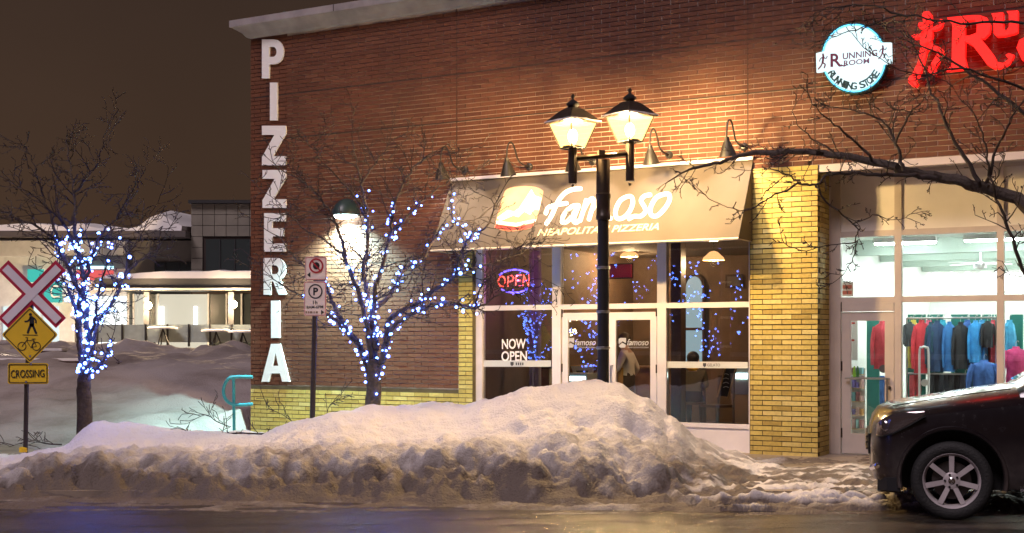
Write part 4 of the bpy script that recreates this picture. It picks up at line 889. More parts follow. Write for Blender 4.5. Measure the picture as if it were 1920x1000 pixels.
for pts, w in (([(202, 432), (203, 436)], 5.5), ([(208, 455), (212, 480), (210, 500)], 8.5), ([(205, 455), (185, 475), (168, 477)], 2.6), ([(222, 455), (236, 470), (236, 486)], 2.8), ([(208, 495), (195, 520), (186, 548)], 4), ([(213, 495), (225, 520), (238, 550)], 4), ([(155, 561), (248, 563)], 1.0)):
    stroke(q, pg(pts), w, pm_, Vector((0, .003, 0)), smooth=len(pts) > 2)
for cx_ in (150, 240): 
    c = pg([(cx_, 632)])[0]; q.solid([arc(c[0], c[1], 8.2, 8.2, 0, 345, 23), arc(c[0], c[1], 6.9, 6.9, 0, 345, 23)], pm_, Vector((0, .003, 0)))
for pts in ([(150, 632), (180, 595), (225, 597), (205, 640), (180, 598)], [(205, 640), (240, 632), (222, 590)], [(174, 578), (186, 578), (180, 598)], [(212, 588), (232, 586)]): stroke(q, pg(pts), 1.3, pm_, Vector((0, .003, 0)), smooth=False)
part('diamond_symbols', q, M_BSIGN, dp)
q = MB(); q.solid([rrect(18, 681, 94, 720, 4)], lambda a, b: pix(a, b, zc) + Vector((0, -.056, 0)), Vector((0, .004, 0))); tp_ = part('tab_plate', q, M_YSIGN, g)
q = MB(); q.solid([rrect(20, 683, 92, 718, 3), rrect(21.3, 684.3, 90.7, 716.7, 2.4)], pm_, Vector((0, .003, 0))); text_quad(q, 'CROSSING', [(24, 709), (87, 707), (87, 693), (24, 694)], pm_, Vector((0, .003, 0)), .005); part('tab_lettering', q, M_BSIGN, tp_)
q = MB(); 
for a, b in ((60, 668), (62, 683), (53, 716)): q.lathe(pix(a, b, zc) + Vector((0, -.06, 0)), [(.012, 0), (.012, .006)], 8, (0, -1, 0))
tag(part('bolt', q, M_STEEL, g), kind='stuff')
zp = 15.85
g = thing('parking_sign', 'white no-stopping sign over one-hour parking sign on a leaning post', 'sign', pix(585, 800, zp))
q = MB(); q.tube([pix(584, 840, zp), pix(586, 770, zp), pix(590, 600, zp), pix(594, 480, zp)], .034, 8); part('post', q, M_POST, g)
M_CREAM = mat('sign_cream', (.93, .80, .72), .45, var=.06)
qm = lambda o: (lambda a, b: pix(a, b, zp) + Vector((0, -o, 0)))
tk = Vector((0, .004, 0))
q = MB(); q.solid([rrect(573, 482, 613.5, 526, 4)], qm(.045), tk); p1 = part('no_stopping_plate', q, M_CREAM, g)
q = MB(); q.solid([arc(594, 499, 13.5, 14, 0, 350, 24), arc(594, 499, 10.5, 11, 0, 350, 24)], qm(.053), tk); stroke(q, [(586, 490), (602, 509)], 2.6, qm(.055), tk, smooth=False); q.solid([rrect(574, 483, 612.5, 525, 3.6), rrect(574.8, 483.8, 611.7, 524.2, 3)], qm(.049), tk); part('red_ring', q, mat('ring_red', (.45, .02, .03), .5), p1)
q = MB(); q.solid([arc(594, 499, 6.5, 7, 0, 320, 8)], qm(.050), tk); q.solid([[(577, 516), (583, 511), (583, 521)]], qm(.050), tk); part('black_symbol', q, M_BSIGN, p1)
q = MB(); q.solid([rrect(571, 528, 612.5, 593, 4)], qm(.045), tk); p2 = part('parking_plate', q, M_CREAM, g)
q = MB(); q.solid([rrect(572, 529, 611.5, 592, 3.6), rrect(572.8, 529.8, 610.7, 591.2, 3)], qm(.049), tk); part('red_border', q, MATS['ring_red'], p2)
q = MB(); q.solid([arc(592.5, 547, 13.3, 13.8, 0, 350, 24), arc(592.5, 547, 11, 11.5, 0, 350, 24)], qm(.049), tk); text_quad(q, 'P', [(588.5, 554), (597.5, 554), (597.5, 540), (588.5, 540)], qm(.049), tk, .03)
text_quad(q, '1h', [(588, 571), (596, 571), (596, 564), (588, 564)], qm(.049), tk, .01); text_quad(q, '8AM-6PM', [(576, 579.5), (607, 578.5), (607, 573), (576, 574)], qm(.049), tk, .005); q.solid([[(609, 586), (603, 581.5), (603, 590.5)]], qm(.049), tk); part('lettering', q, M_BSIGN, p2)
q = MB(); [q.solid([[(x, 588), (x + w_, 588), (x + w_, 584), (x, 584)]], qm(.049), tk) for x, w_ in ((574, 3), (578.5, 2.5), (582, 5), (589, 2), (593, 4))]; part('worn_print', q, mat('worn_ink', (.30, .2, .13), .6), p2)

# ------------------------------------------------------------------ blue hand rail by the corner
zr = 20.3
g = thing('hand_rail', 'turquoise tubular hand rail at the building corner', 'railing', pix(440, 805, zr))
M_TEAL = mat('turquoise_paint', (.03, .22, .28), .4, var=.15)
q = MB(); q.tube(catmull([pix(474, 707, zr), pix(440, 707, zr), pix(426, 713, zr), pix(419, 732, zr), pix(424, 750, zr), pix(440, 759, zr), pix(474, 758, zr)], 5), .027, 8); part('loop_rail', q, M_TEAL, g, True)
q = MB(); q.tube([pix(438, 708, zr), pix(439, 815, zr)], .025, 8); part('rail_post', q, M_TEAL, g, True)

# ------------------------------------------------------------------ rooms behind the glass
t_mid0, t_mid1 = t_p0 + .02, t_p1 - .03
PZ_Y, PZ_H = 6.2, 3.2
M_INW = mat('cafe_wall', (.16, .105, .07), .7, var=.2, scale=2); M_INF = mat('cafe_floor', (.10, .06, .035), .35, var=.3, scale=4)
q = MB(); q.boxw(tw(880), t_mid0, PZ_Y, PZ_Y + .1, 0, PZ_H); q.boxw(tw(880) - .12, tw(880), .32, PZ_Y, 0, PZ_H); q.boxw(t_mid0, t_mid0 + .1, .64, PZ_Y, 0, PZ_H); part('cafe_wall', q, M_INW, B)
q = MB(); q.boxw(tw(880), t_mid0, .30, PZ_Y, .0, .085); part('cafe_floor', q, M_INF, B)
q = MB(); q.boxw(tw(880), t_mid0, .31, PZ_Y, PZ_H, PZ_H + .1); part('cafe_ceiling', q, mat('cafe_ceiling', (.28, .23, .19), .8), B)
RY, RHT = 7.6, 3.06
M_RW = mat('store_wall', (.78, .80, .78), .7); 
q = MB(); q.boxw(t_mid1, TR - .3, RY, RY + .1, 0, RHT); q.boxw(t_mid1 - .1, t_mid1, .70, RY, 0, RHT); q.boxw(TR - .42, TR - .32, .70, RY, 0, RHT); part('store_wall', q, M_RW, B)
q = MB(); q.boxw(t_mid1, TR - .3, .66, RY, .0, .085); part('store_floor', q, mat('store_floor', (.45, .38, .30), .4, var=.15), B)
q = MB(); q.boxw(t_mid1, TR - .3, .70, RY, RHT, RHT + .08); part('store_ceiling', q, mat('store_ceiling', (.66, .74, .68), .8), B)
for y in (2.0, 3.6, 5.2, 6.8):
    q = MB(); q.boxw(t_mid1 + .01, TR - .44, y, y + .14, RHT - .22, RHT - .002); part('ceiling_beam', q, mat('beam_paint', (.40, .48, .43), .7), B)
# ceiling lights in the running shop
M_TUBE = emis('store_tube', (.93, 1.0, .97), 44.0)
k = 0
for y in (1.5, 2.9, 4.4, 6.0):
    for t in (5.4, 6.6, 7.9):
        g = thing('ceiling_light', ['strip light in the running shop ceiling nearest the window', 'strip light in the second row of the running shop ceiling', 'strip light in the third row of the running shop ceiling', 'strip light in the rearmost row of the running shop ceiling'][k // 3] + [' on the left', ' in the middle', ' on the right'][k % 3], 'ceiling light', W(t, y, RHT - .10), 'running shop ceiling lights'); k += 1
        q = MB(); q.boxw(t - .42, t + .42, y - .07, y + .07, RHT - .09, RHT - .02); part('housing', q, M_WHITE, g)
        q = MB(); q.boxw(t - .40, t + .40, y - .05, y + .05, RHT - .115, RHT - .092); part('tube', q, M_TUBE, g)
        q = MB(); q.tube([W(t, y, RHT - .02), W(t, y, RHT + .0)], .008, 5); part('stem', q, M_STEEL, g)
# ceiling fan
g = thing('ceiling_fan', 'white ceiling fan hanging inside the running shop', 'fan', hitw(1838, 500, 3.0)); c = hitw(1838, 495, 3.0)
q = MB(); q.tube([c, Vector((c.x, c.y, RHT))], .012, 6); q.lathe(c, [(.03, -.08), (.09, -.06), (.09, .0), (.03, .03)], 12); part('motor', q, M_WHITE, g)
for i in range(4):
    a = i * 1.57 + .4; d = Vector((math.cos(a), math.sin(a), 0)); n_ = Vector((-d.y, d.x, 0)); q = MB(); q.hexa([c + d * .08 + n_ * .04, c + d * .55 + n_ * .06, c + d * .55 - n_ * .06, c + d * .08 - n_ * .04] + [p + Vector((0, 0, .012)) for p in (c + d * .08 + n_ * .04, c + d * .55 + n_ * .06, c + d * .55 - n_ * .06, c + d * .08 - n_ * .04)]); part('blade', q, M_WHITE, g)
# oval wall lights
M_OVAL = emis('oval_light', (1.0, .98, .95), 2.6)
for i, px in enumerate((1623, 1657, 1722, 1754, 1784, 1814, 1842, 1866, 1893, 1915)):
    c = hitw(px, 530, RY - .05)
    g = thing('oval_light', ['glowing white oval leftmost, seen above the shop door', 'second glowing white oval above the shop door'][i] if i < 2 else 'glowing white oval %s of the row above the clothes rails' % ('first', 'second', 'third', 'fourth', 'fifth', 'sixth', 'seventh', 'last')[i - 2], 'wall light', c, None if i < 2 else 'glowing ovals along the back wall')
    q = MB(); q.solid([[(.12 * math.cos(a), .19 * math.sin(a)) for a in [6.283 * j / 20 for j in range(20)]]], lambda u, v, c=c: c + WU * u + UP * v, -WN * .04); part('diffuser', q, M_OVAL, g)
    q = MB(); q.solid([[(.13 * math.cos(a), .20 * math.sin(a)) for a in [6.283 * j / 20 for j in range(20)]]], lambda u, v, c=c: c - WN * .041 + WU * u + UP * v, -WN * .006); part('rim', q, M_WHITE, g)
# clothes
def garment(px, y0, y1, wpx, col, depth, label, yaw=0.0, legs=False):
    (t, h1) = th(px, y0, depth); h0 = th(px, y1, depth)[1]; w = wpx / F * hitw(px, y0, depth).y; Hh = h1 - h0
    c = W(t, depth, h0); g = thing('hanging_trousers' if legs else 'hanging_jacket', label, 'trousers' if legs else 'jacket', c, None)
    ux = Vector((math.cos(yaw - TH), math.sin(yaw - TH), 0)); uy = Vector((-ux.y, ux.x, 0)); rng = random.Random(int(px * 7))
    m = mat('cloth_%d_%d_%d' % tuple(int(v * 99) for v in col), col, .8, var=.25, scale=9, bump=.6, bscale=14)
    def ring(cx, hw, hd, z, k=14, ph=0): return [c + ux * (cx + hw * math.cos(6.283 * j / k)) + uy * (hd * math.sin(6.283 * j / k) * (1 + .25 * math.sin(5 * 6.283 * j / k + ph + z * 6))) + UP * z for j in range(k)]
    q = MB()
    if legs:
        for s in (-1, 1): q.rings([ring(s * w * .24, w * .20, .05, 0), ring(s * w * .25, w * .23, .06, Hh * .5), ring(s * w * .22, w * .27, .07, Hh * .82), ring(s * w * .16, w * .30, .07, Hh)])
        part('cloth', q, m, g, True)
    else:
        q.rings([ring(0, w * .40, .08, 0), ring(0, w * .37, .085, Hh * .3, ph=1), ring(0, w * .38, .09, Hh * .6, ph=2), ring(0, w * .40, .085, Hh * .78), ring(0, w * .34, .065, Hh * .90), ring(0, w * .14, .05, Hh * .95), ring(0, w * .13, .05, Hh)])
        part('body', q, m, g, True)
        for s in (-1, 1):
            q = MB(); p = [c + ux * (s * w * .33) + UP * Hh * .87, c + ux * (s * w * .46) + UP * Hh * .62 - uy * .02, c + ux * (s * w * .50) + UP * Hh * .35 - uy * .03, c + ux * (s * w * .48) + UP * Hh * .08 - uy * .03]; q.tube(catmull(p, 3), [w * .13 * (1 - .04 * i) for i in range(10)], 8); part('sleeve', q, m, g, True)
    q = MB(); q.tube(catmull([c + UP * (Hh + .0), c + UP * (Hh + .05), c + UP * (Hh + .08) + ux * .02, c + UP * (Hh + .06) + ux * .035], 3), .004, 5); part('hanger_hook', q, M_STEEL, g)
BLK, NVY, BLU, RED_, SKY, PNK, TEALC = (.015, .018, .022), (.02, .05, .12), (.03, .16, .42), (.50, .035, .05), (.03, .26, .60), (.65, .06, .22), (.01, .16, .13)
D = 2.4
for a in [(1706, 604, 650, 26, (.06, .07, .08), 'charcoal jacket at the left end of the rail behind the car bonnet'), (1728, 600, 700, 36, RED_, 'red jacket beside the charcoal one on the window rail'), (1757, 601, 697, 34, NVY, 'navy jacket right of the red jacket on the rail'),
          (1780, 603, 697, 26, BLU, 'mid blue jacket between navy and black jackets'), (1801, 604, 692, 32, BLK, 'black jacket in the middle of the window rail'), (1829, 601, 680, 28, SKY, 'bright sky blue jacket hanging on the rail'), (1852, 602, 652, 26, BLK, 'black jacket with red cuff right of the sky blue one'),
          (1745, 604, 690, 22, (.02, .08, .12), 'dark teal jacket tucked behind the navy jacket')]: garment(*a[:5], D, a[5], .5)
for px, y1_, wd, col, lb in ((1713, 690, 24, (.55, .45, .08), 'yellow jacket half hidden behind the red one'), (1742, 690, 26, (.5, .09, .16), 'crimson top half hidden behind the navy jacket'), (1768, 692, 24, (.03, .35, .5), 'turquoise top half hidden between blue jackets'), (1814, 690, 26, (.03, .10, .32), 'dark blue top half hidden right of the black jacket'), (1841, 684, 24, (.04, .22, .42), 'blue top half hidden behind the sky blue jacket'), (1864, 680, 22, (.45, .05, .07), 'red top beside the window mullion'), (1893, 690, 24, (.05, .3, .5), 'turquoise jacket in the far right pane')): garment(px, 600, y1_, wd, col, D + .18, lb, .9)
for i, (px, col) in enumerate(((1716, (.45, .06, .07)), (1752, BLK), (1771, (.02, .025, .035)), (1790, BLK), (1810, (.02, .03, .04)))): garment(px, 703, 770, 22, col, D + .05, ['red tights on the lower rail', 'black trousers below the navy jacket', 'dark grey trousers below the blue jacket', 'black trousers below the black jacket', 'charcoal trousers at the right of the lower rail'][i], .3, True)
garment(1845, 675, 748, 54, (.07, .20, .62), 1.7, 'royal blue long-sleeved shirt on a stand near the glass', .1)
garment(1905, 650, 720, 46, PNK, 1.9, 'bright pink top at the right edge behind the car', .2)
garment(1654, 602, 692, 38, (.52, .05, .07), 1.7, 'red jacket seen through the glass shop door', .4)
garment(1661, 705, 775, 24, (.06, .18, .55), 1.6, 'blue trousers below the red jacket behind the door', .2, True)
def box_thing(name, label, cat, px0, py0, px1, py1, y0, y1, m, pname='panel'):
    t0, ha = th(px0, py0, y0); t1, hb = th(px1, py1, y0); g = thing(name, label, cat, W((t0 + t1) / 2, y0, min(ha, hb)))
    q = MB(); q.boxw(min(t0, t1), max(t0, t1), y0, y1, min(ha, hb), max(ha, hb)); part(pname, q, m, g); return g, (min(t0, t1), max(t0, t1), min(ha, hb), max(ha, hb))
M_TEALP = mat('teal_panel', TEALC, .6, var=.1)
for i, (x0, x1) in enumerate(((1702, 1735), (1739, 1768), (1783, 1815), (1818, 1838), (1841, 1858), (1860, 1868), (1893, 1918))):
    box_thing('shop_screen', ['green display panel leftmost behind the jackets', 'green display panel behind the navy jacket', 'green display panel behind the black jacket', 'green display panel behind the sky blue jacket', 'green display panel behind the red cuffed jacket', 'narrow green display panel beside the window mullion', 'green display panel at the far right pane'][i], 'display panel', x0, 590, x1, 770, D + .35, D + .40, M_TEALP)
g = thing('clothes_rail', 'steel clothes rail carrying the jackets in the running shop', 'clothes rail', hitw(1780, 800, D)); (ta, ha) = th(1700, 601, D); tb = tw(1868, D)
q = MB(); q.tube([W(ta, D, ha + .03), W(tb, D, ha + .03)], .013, 6); part('upper_bar', q, M_STEEL, g); hb = th(1760, 701, D)[1]; q = MB(); q.tube([W(ta, D, hb), W(tb, D, hb)], .013, 6); part('lower_bar', q, M_STEEL, g)
for t in (ta, tb): q = MB(); q.tube([W(t, D, .085), W(t, D, ha + .03)], .015, 6); part('upright', q, M_STEEL, g)
g = thing('hoop_rack', 'white hoop shaped stand in front of the red jacket', 'rack', hitw(1730, 800, 1.5)); q = MB(); q.tube(catmull([hitw(1724, 780, 1.5), hitw(1724, 665, 1.5), hitw(1729, 652, 1.5), hitw(1736, 652, 1.5), hitw(1741, 665, 1.5), hitw(1741, 780, 1.5)], 4), .016, 7); part('hoop', q, M_WHITE, g, True); q = MB(); q.lathe(hitw(1734, 718, 1.5), [(.05, 0), (.05, .02)], 12, WN); part('disc', q, M_WHITE, g)
g, bx = box_thing('poster', 'white poster with red print inside the shop door', 'poster', 1580, 590, 1608, 676, 1.02, 1.03, M_WHITE, 'sheet')
q = MB()
for py, a, b in ((606, 1597, 1603), (638, 1583, 1589), (638, 1594, 1602)): t0, hq = th(a, py, 1.015); t1, _ = th(b, py, 1.015); q.boxw(t0, t1, 1.012, 1.018, hq - .015, hq + .012)
part('print', q, mat('print_red', (.55, .08, .06), .6), g)
box_thing('shop_screen', 'tall green panel standing behind the door glass', 'display panel', 1625, 588, 1648, 830, 2.0, 2.05, M_TEALP)
g, bx = box_thing('shelf_unit', 'white shelving packed with small boxed goods behind the door', 'shelves', 1588, 690, 1622, 830, 1.6, 1.62, M_WHITE, 'back_panel'); rng = random.Random(4)
for i in range(6):
    hs = bx[2] + (bx[3] - bx[2]) * i / 5.5; q = MB(); q.boxw(bx[0], bx[1], 1.42, 1.6, hs, hs + .012); part('shelf', q, mat('shelf_wood', (.5, .36, .2), .5), g)
    for j in range(5):
        x0 = bx[0] + (bx[1] - bx[0]) * (j + .12) / 5; x1 = x0 + (bx[1] - bx[0]) * .15; hh_ = rng.uniform(.07, .15); q = MB(); q.boxw(x0, x1, 1.46, 1.56, hs + .014, hs + .014 + hh_); part('boxed_goods', q, mat('goods%d' % rng.randint(0, 6), (rng.random() * .7, rng.random() * .5, rng.random() * .5), .5), g)
g = thing('shoe_rack', 'row of yellow and orange running shoes behind the door', 'shoes', hitw(1600, 708, 1.3))
for i, (px, col) in enumerate(((1579, (.1, .1, .1)), (1586, (.75, .35, .02)), (1594, (.75, .6, .02)), (1602, (.35, .6, .05)), (1608, (.1, .3, .1)))):
    c = hitw(px, 700, 1.0); q = MB(); q.rings([[c + WU * (.02 * math.cos(a) * s) + Vector((0, 0, z + .02 * math.sin(a) * s)) for a in [6.283 * j / 8 for j in range(8)]] for s, z in ((.5, -.07), (1, -.05), (1.1, 0), (.9, .05), (.5, .09))]); part('shoe', q, mat('shoe%d' % i, col, .5), g, True)
q = MB(); q.tube([hitw(1574, 706, 1.02), hitw(1612, 706, 1.02)], .008, 5); part('bar', q, M_STEEL, g)
g, bx = box_thing('wall_notice', 'red and white notice hung inside above the shop door', 'notice', 1568, 530, 1600, 556, 1.0, 1.01, mat('notice_paper', (.7, .55, .5), .6), 'board')
q = MB(); [q.boxw(bx[0] + .02, bx[1] - .02, .992, .998, bx[2] + f * (bx[3] - bx[2]), bx[2] + (f + .25) * (bx[3] - bx[2])) for f in (.15, .55)]; part('print', q, mat('notice_red', (.55, .12, .08), .6), g)

# pizzeria interior
g, bx = box_thing('counter', 'oak service counter inside the pizzeria behind the doors', 'counter', 1065, 690, 1246, 800, 3.2, 3.8, M_WOOD, 'front')
q = MB(); q.boxw(bx[0] - .03, bx[1] + .03, 3.16, 3.84, bx[3], bx[3] + .04); part('top', q, M_WOOD, g); q = MB(); q.boxw(bx[0], bx[1], 3.192, 3.198, bx[2] + .42, bx[2] + .44); part('shadow_gap', q, M_DWOOD, g)
g, bx = box_thing('display_case', 'lit glass display case inside by the left door', 'display case', 1053, 700, 1100, 760, 2.2, 2.7, mat('case_body', (.35, .4, .42), .4), 'body'); q = MB(); q.boxw(bx[0] + .02, bx[1] - .02, 2.19, 2.197, bx[3] - .12, bx[3] - .05); part('lit_strip', q, emis('case_light', (.75, 1, 1), 4), g)
g = thing('cash_register', 'white till on the counter behind the left door', 'till', hitw(1088, 700, 3.3)); q = MB(); q.solid([[(1070, 687), (1112, 687), (1106, 706), (1077, 706)]], lambda a, b: hitw(a, b, 3.1), -WN * .25); part('screen', q, mat('till_white', (.55, .62, .64), .4), g); q = MB(); q.solid([[(1080, 695), (1103, 695), (1100, 706), (1083, 706)]], lambda a, b: hitw(a, b, 3.095), -WN * .004); part('display', q, mat('till_display', (.1, .14, .16), .3), g)
g, bx = box_thing('counter', 'brown timber counter inside below the now open lettering', 'counter', 905, 690, 1030, 800, 2.0, 2.6, M_WOOD, 'front'); q = MB(); q.boxw(bx[0], bx[1] + .02, 1.97, 2.63, bx[3], bx[3] + .04); part('top', q, M_DWOOD, g)
for px, lb in ((1003, 'pale fabric curtain hanging behind the now open pane'), (922, 'grey curtain at the left edge of the pizzeria window')):
    g = thing('curtain', lb, 'curtain', hitw(px, 800, 1.2)); q = MB(); t = tw(px, 1.2); q.add([W(t - .10 + .20 * i / 16, 1.2 + .03 * math.sin(i * 1.7), h) for h in (.09, 3.1) for i in range(17)], [(i, i + 1, 18 + i, 17 + i) for i in range(16)]); part('cloth', q, mat('curtain_cloth', (.40, .36, .31), .9, var=.1), g, True); q = MB(); q.tube([W(t - .14, 1.2, 3.1), W(t + .14, 1.2, 3.1)], .012, 6); part('rod', q, M_BRONZE, g)
g, bx = box_thing('arched_window', 'pale arched window glowing at the back of the pizzeria', 'window', 1285, 540, 1318, 700, PZ_Y - .06, PZ_Y - .04, emis('dusk_panel', (.45, .62, .70), .34), 'pane')
tm_ = (bx[0] + bx[1]) / 2; rr = (bx[1] - bx[0]) / 2; q = MB(); q.solid([[(tm_ + rr * math.cos(math.pi * i / 12), bx[3] + rr * 1.3 * math.sin(math.pi * i / 12)) for i in range(13)]], lambda a, b: W(a, PZ_Y - .06, b), -WN * .02); part('arch_pane', q, MATS['dusk_panel'], g)
q = MB(); q.tube([W(bx[0] - .02, PZ_Y - .07, bx[2])] + [W(tm_ - (rr + .02) * math.cos(math.pi * i / 12), PZ_Y - .07, bx[3] + (rr * 1.3 + .02) * math.sin(math.pi * i / 12)) for i in range(13)] + [W(bx[1] + .02, PZ_Y - .07, bx[2])], .035, 5); q.boxw(bx[0], bx[1], PZ_Y - .08, PZ_Y - .062, (bx[2] + bx[3]) / 2, (bx[2] + bx[3]) / 2 + .05); part('frame', q, M_DWOOD, g)
g, bx = box_thing('wall_panel', 'red panel high inside above the right door', 'wall panel', 1143, 497, 1183, 520, 2.6, 2.64, mat('red_panel', (.45, .03, .05), .5), 'board'); q = MB(); q.boxw(bx[0] - .02, bx[1] + .02, 2.645, 2.66, bx[2] - .02, bx[3] + .02); part('rim', q, M_DWOOD, g)
for px0, py0, px1, py1, lb in ((1088, 622, 1106, 645, 'small gilt picture frame behind the left door'), (1140, 600, 1170, 622, 'white framed print above the counter behind the right door'), (1360, 515, 1392, 540, 'dark framed picture high at the right of the dining room')):
    g, bx = box_thing('picture_frame', lb, 'picture', px0, py0, px1, py1, PZ_Y - .06, PZ_Y - .03, mat('gilt', (.4, .3, .15), .5) if 'gilt' in lb else M_DWOOD, 'frame'); q = MB(); q.boxw(bx[0] + .04, bx[1] - .04, PZ_Y - .066, PZ_Y - .061, bx[2] + .04, bx[3] - .04); part('print', q, mat('print_' + lb[:5], (.5, .5, .48) if 'white' in lb else (.12, .1, .09), .6), g)
q = None
def pendant(px, py, y, lb, e=45):
    c = hitw(px, py, y); g = thing('pendant_lamp', lb, 'pendant lamp', c); q = MB(); q.tube([c + UP * .1, Vector((c.x, c.y, PZ_H))], .006, 4); part('cord', q, M_BLACK, g)
    q = MB(); q.lathe(c, [(.17, -.02), (.16, .02), (.06, .11), (.03, .12)], 16, cap=False); part('shade', q, mat('amber_shade', (.5, .25, .1), .5, emit=(1, .42, .16), es=.9), g, True)
    q = MB(); q.ball(c + UP * .0, .035, 8, 6); part('bulb', q, emis('warm_bulb', (1, .80, .55), 16), g, True); lamp('pendant_light', 'POINT', c - UP * .06, e, (1, .62, .32), g, .06)
pendant(1338, 486, 2.2, 'amber pendant lamp glowing in the right-hand window'); pendant(1020, 520, 4.2, 'amber pendant lamp far inside behind the open sign', 60); pendant(1180, 480, 4.6, 'amber pendant lamp over the service counter', 60)
g = thing('chalkboard', 'leaning chalkboard with chalk writing inside the right window', 'chalkboard', hitw(1352, 745, 1.0)); fm = lambda a, b: hitw(a, b, 1.0); q = MB(); q.solid([[(1346, 742), (1364, 744), (1380, 690), (1362, 688)]], fm, -WN * .03); part('board', q, mat('slate', (.02, .022, .022), .7), g)
q = MB(); [stroke(q, [(1356, y), (1361, y - 2), (1366, y)], .9, lambda a, b: hitw(a, b, .995), -WN * .002) for y in (703, 711, 719, 727)]; part('chalk_marks', q, mat('chalk', (.7, .68, .62), .8), g)
q = MB(); [q.tube([fm(*a), fm(*b)], .015, 5) for a, b in (((1345, 745), (1361, 686)), ((1365, 746), (1381, 688)), ((1361, 687), (1381, 689)))]; part('frame', q, M_WOOD, g)
g, bx = box_thing('gelato_case', 'glowing gelato case at the right end of the window', 'display case', 1378, 690, 1403, 740, 1.6, 2.1, mat('gelato_body', (.3, .33, .35), .4), 'body'); q = MB(); q.boxw(bx[0] + .02, bx[1] - .01, 1.588, 1.597, bx[3] - .16, bx[3] - .08); part('lit_strip', q, emis('case_light2', (.75, 1, 1), 5), g)
q = MB(); t = tw(1265, 1.4); q.boxw(t - .06, t + .10, 1.4, 1.6, .085, PZ_H - .01); part('cafe_column', q, M_DWOOD, B)
def chair(px, y, lb, rz=0.0):
    c = hitw(px, 700, y); c.z = .085; g = thing('dining_chair', lb, 'chair', c); q_ = Matrix.Rotation(rz - TH, 3, 'Z'); P = lambda x, y_, z: c + q_ @ Vector((x, y_, z))
    m = MB(); m.hexa([P(-.21, -.2, .44), P(.21, -.2, .44), P(.21, .2, .44), P(-.21, .2, .44), P(-.2, -.19, .48), P(.2, -.19, .48), P(.2, .19, .48), P(-.2, .19, .48)]); part('seat', m, M_DWOOD, g)
    m = MB(); m.hexa([P(-.2, .19, .66), P(.2, .19, .66), P(.2, .22, .66), P(-.2, .22, .66), P(-.19, .22, .95), P(.19, .22, .95), P(.19, .25, .95), P(-.19, .25, .95)]); part('backrest', m, M_DWOOD, g)
    for sx_ in (-1, 1):
        for sy in (-1, 1): m = MB(); m.tube([P(sx_ * .19, sy * .18, 0), P(sx_ * .18, sy * .19, .44 if sy < 0 else .95)], .018, 6); part('leg', m, M_DWOOD, g)
chair(1300, 3.9, 'dark wooden chair under the seated diner', .3); chair(1345, 3.2, 'empty dark wooden chair near the chalkboard', -.5)
# added warm bulbs standing in for the reflection of a gold-lit tree
g = thing('glint_bulbs', 'cluster of warm bulbs standing in for a mirrored gold-lit tree', 'string lights', hitw(1025, 640, 3.0)); rng = random.Random(8); me = bpy.data.meshes.new('bulb'); qq = MB().ball((0, 0, 0), .011, 6, 4); me.from_pydata([tuple(v) for v in qq.v], [], qq.f); me.materials.append(emis('gold_glint', (1, .72, .36), 7))
pth = []
for i in range(70):
    px, py = (rng.gauss(1024, 9), rng.gauss(606, 13)) if i < 45 else (rng.uniform(1056, 1082), rng.uniform(592, 630)); o = bpy.data.objects.new('bulb', me); COL.objects.link(o); o.parent = g; o.location = hitw(px, py, 3.0 + rng.uniform(-.1, .1)) - g.location; pth.append(hitw(px, py, 3.05))
q = MB(); q.tube(pth[:45], .003, 3, cap=False); part('cable', q, M_WIRE, g)
# neon open sign
g = thing('neon_sign', 'red neon OPEN sign ringed in blue in the upper left pane', 'sign', hitw(963, 552, YF + .14)); nm = lambda a, b: hitw(a, b, YF + .14)
NR = emis('neon_red', (1.0, .07, .045), 3.4); NB = emis('neon_blue', (.10, .06, 1.0), 4.2)
def neon(pts, m, name, r=.010): q = MB(); q.tube([nm(p.x, p.y) for p in catmull([Vector((a, b, 0)) for a, b in pts], 5)] if len(pts) > 2 else [nm(*p) for p in pts], r, 6); part(name, q, m, g, True)
neon([(941 + 6.5 * math.cos(6.283 * i / 10), 528 + 9.5 * math.sin(6.283 * i / 10)) for i in range(11)], NR, 'letter'); 
def neonl(segs): 
    q = MB(); [q.tube([nm(*p) for p in s_], .010, 6) for s_ in segs]; part('letter', q, NR, g, True)
neonl([[(952, 538), (953, 518), (960, 517), (963, 521), (961, 527), (953, 529)]]); neonl([[(967, 537), (968, 517), (978, 516)], [(968, 527), (976, 526)], [(967, 537), (976, 536)]]); neonl([[(981, 537), (982, 516), (991, 536), (992, 515)]])
neon([(936, 516), (948, 509), (964, 506), (980, 508), (992, 513)], NB, 'ring_arc', .012); neon([(940, 543), (950, 547), (964, 549), (978, 547), (989, 541)], NB, 'ring_arc', .012); neon([(962, 543), (962, 553)], NB, 'ring_arc', .010)
q = MB(); q.tube([nm(964, 506), nm(964, 470)], .003, 4); part('hanging_wire', q, M_WIRE, g)
lamp('neon_glow', 'POINT', hitw(963, 528, YF + .25), 5, (.75, .15, .9), g, .15)

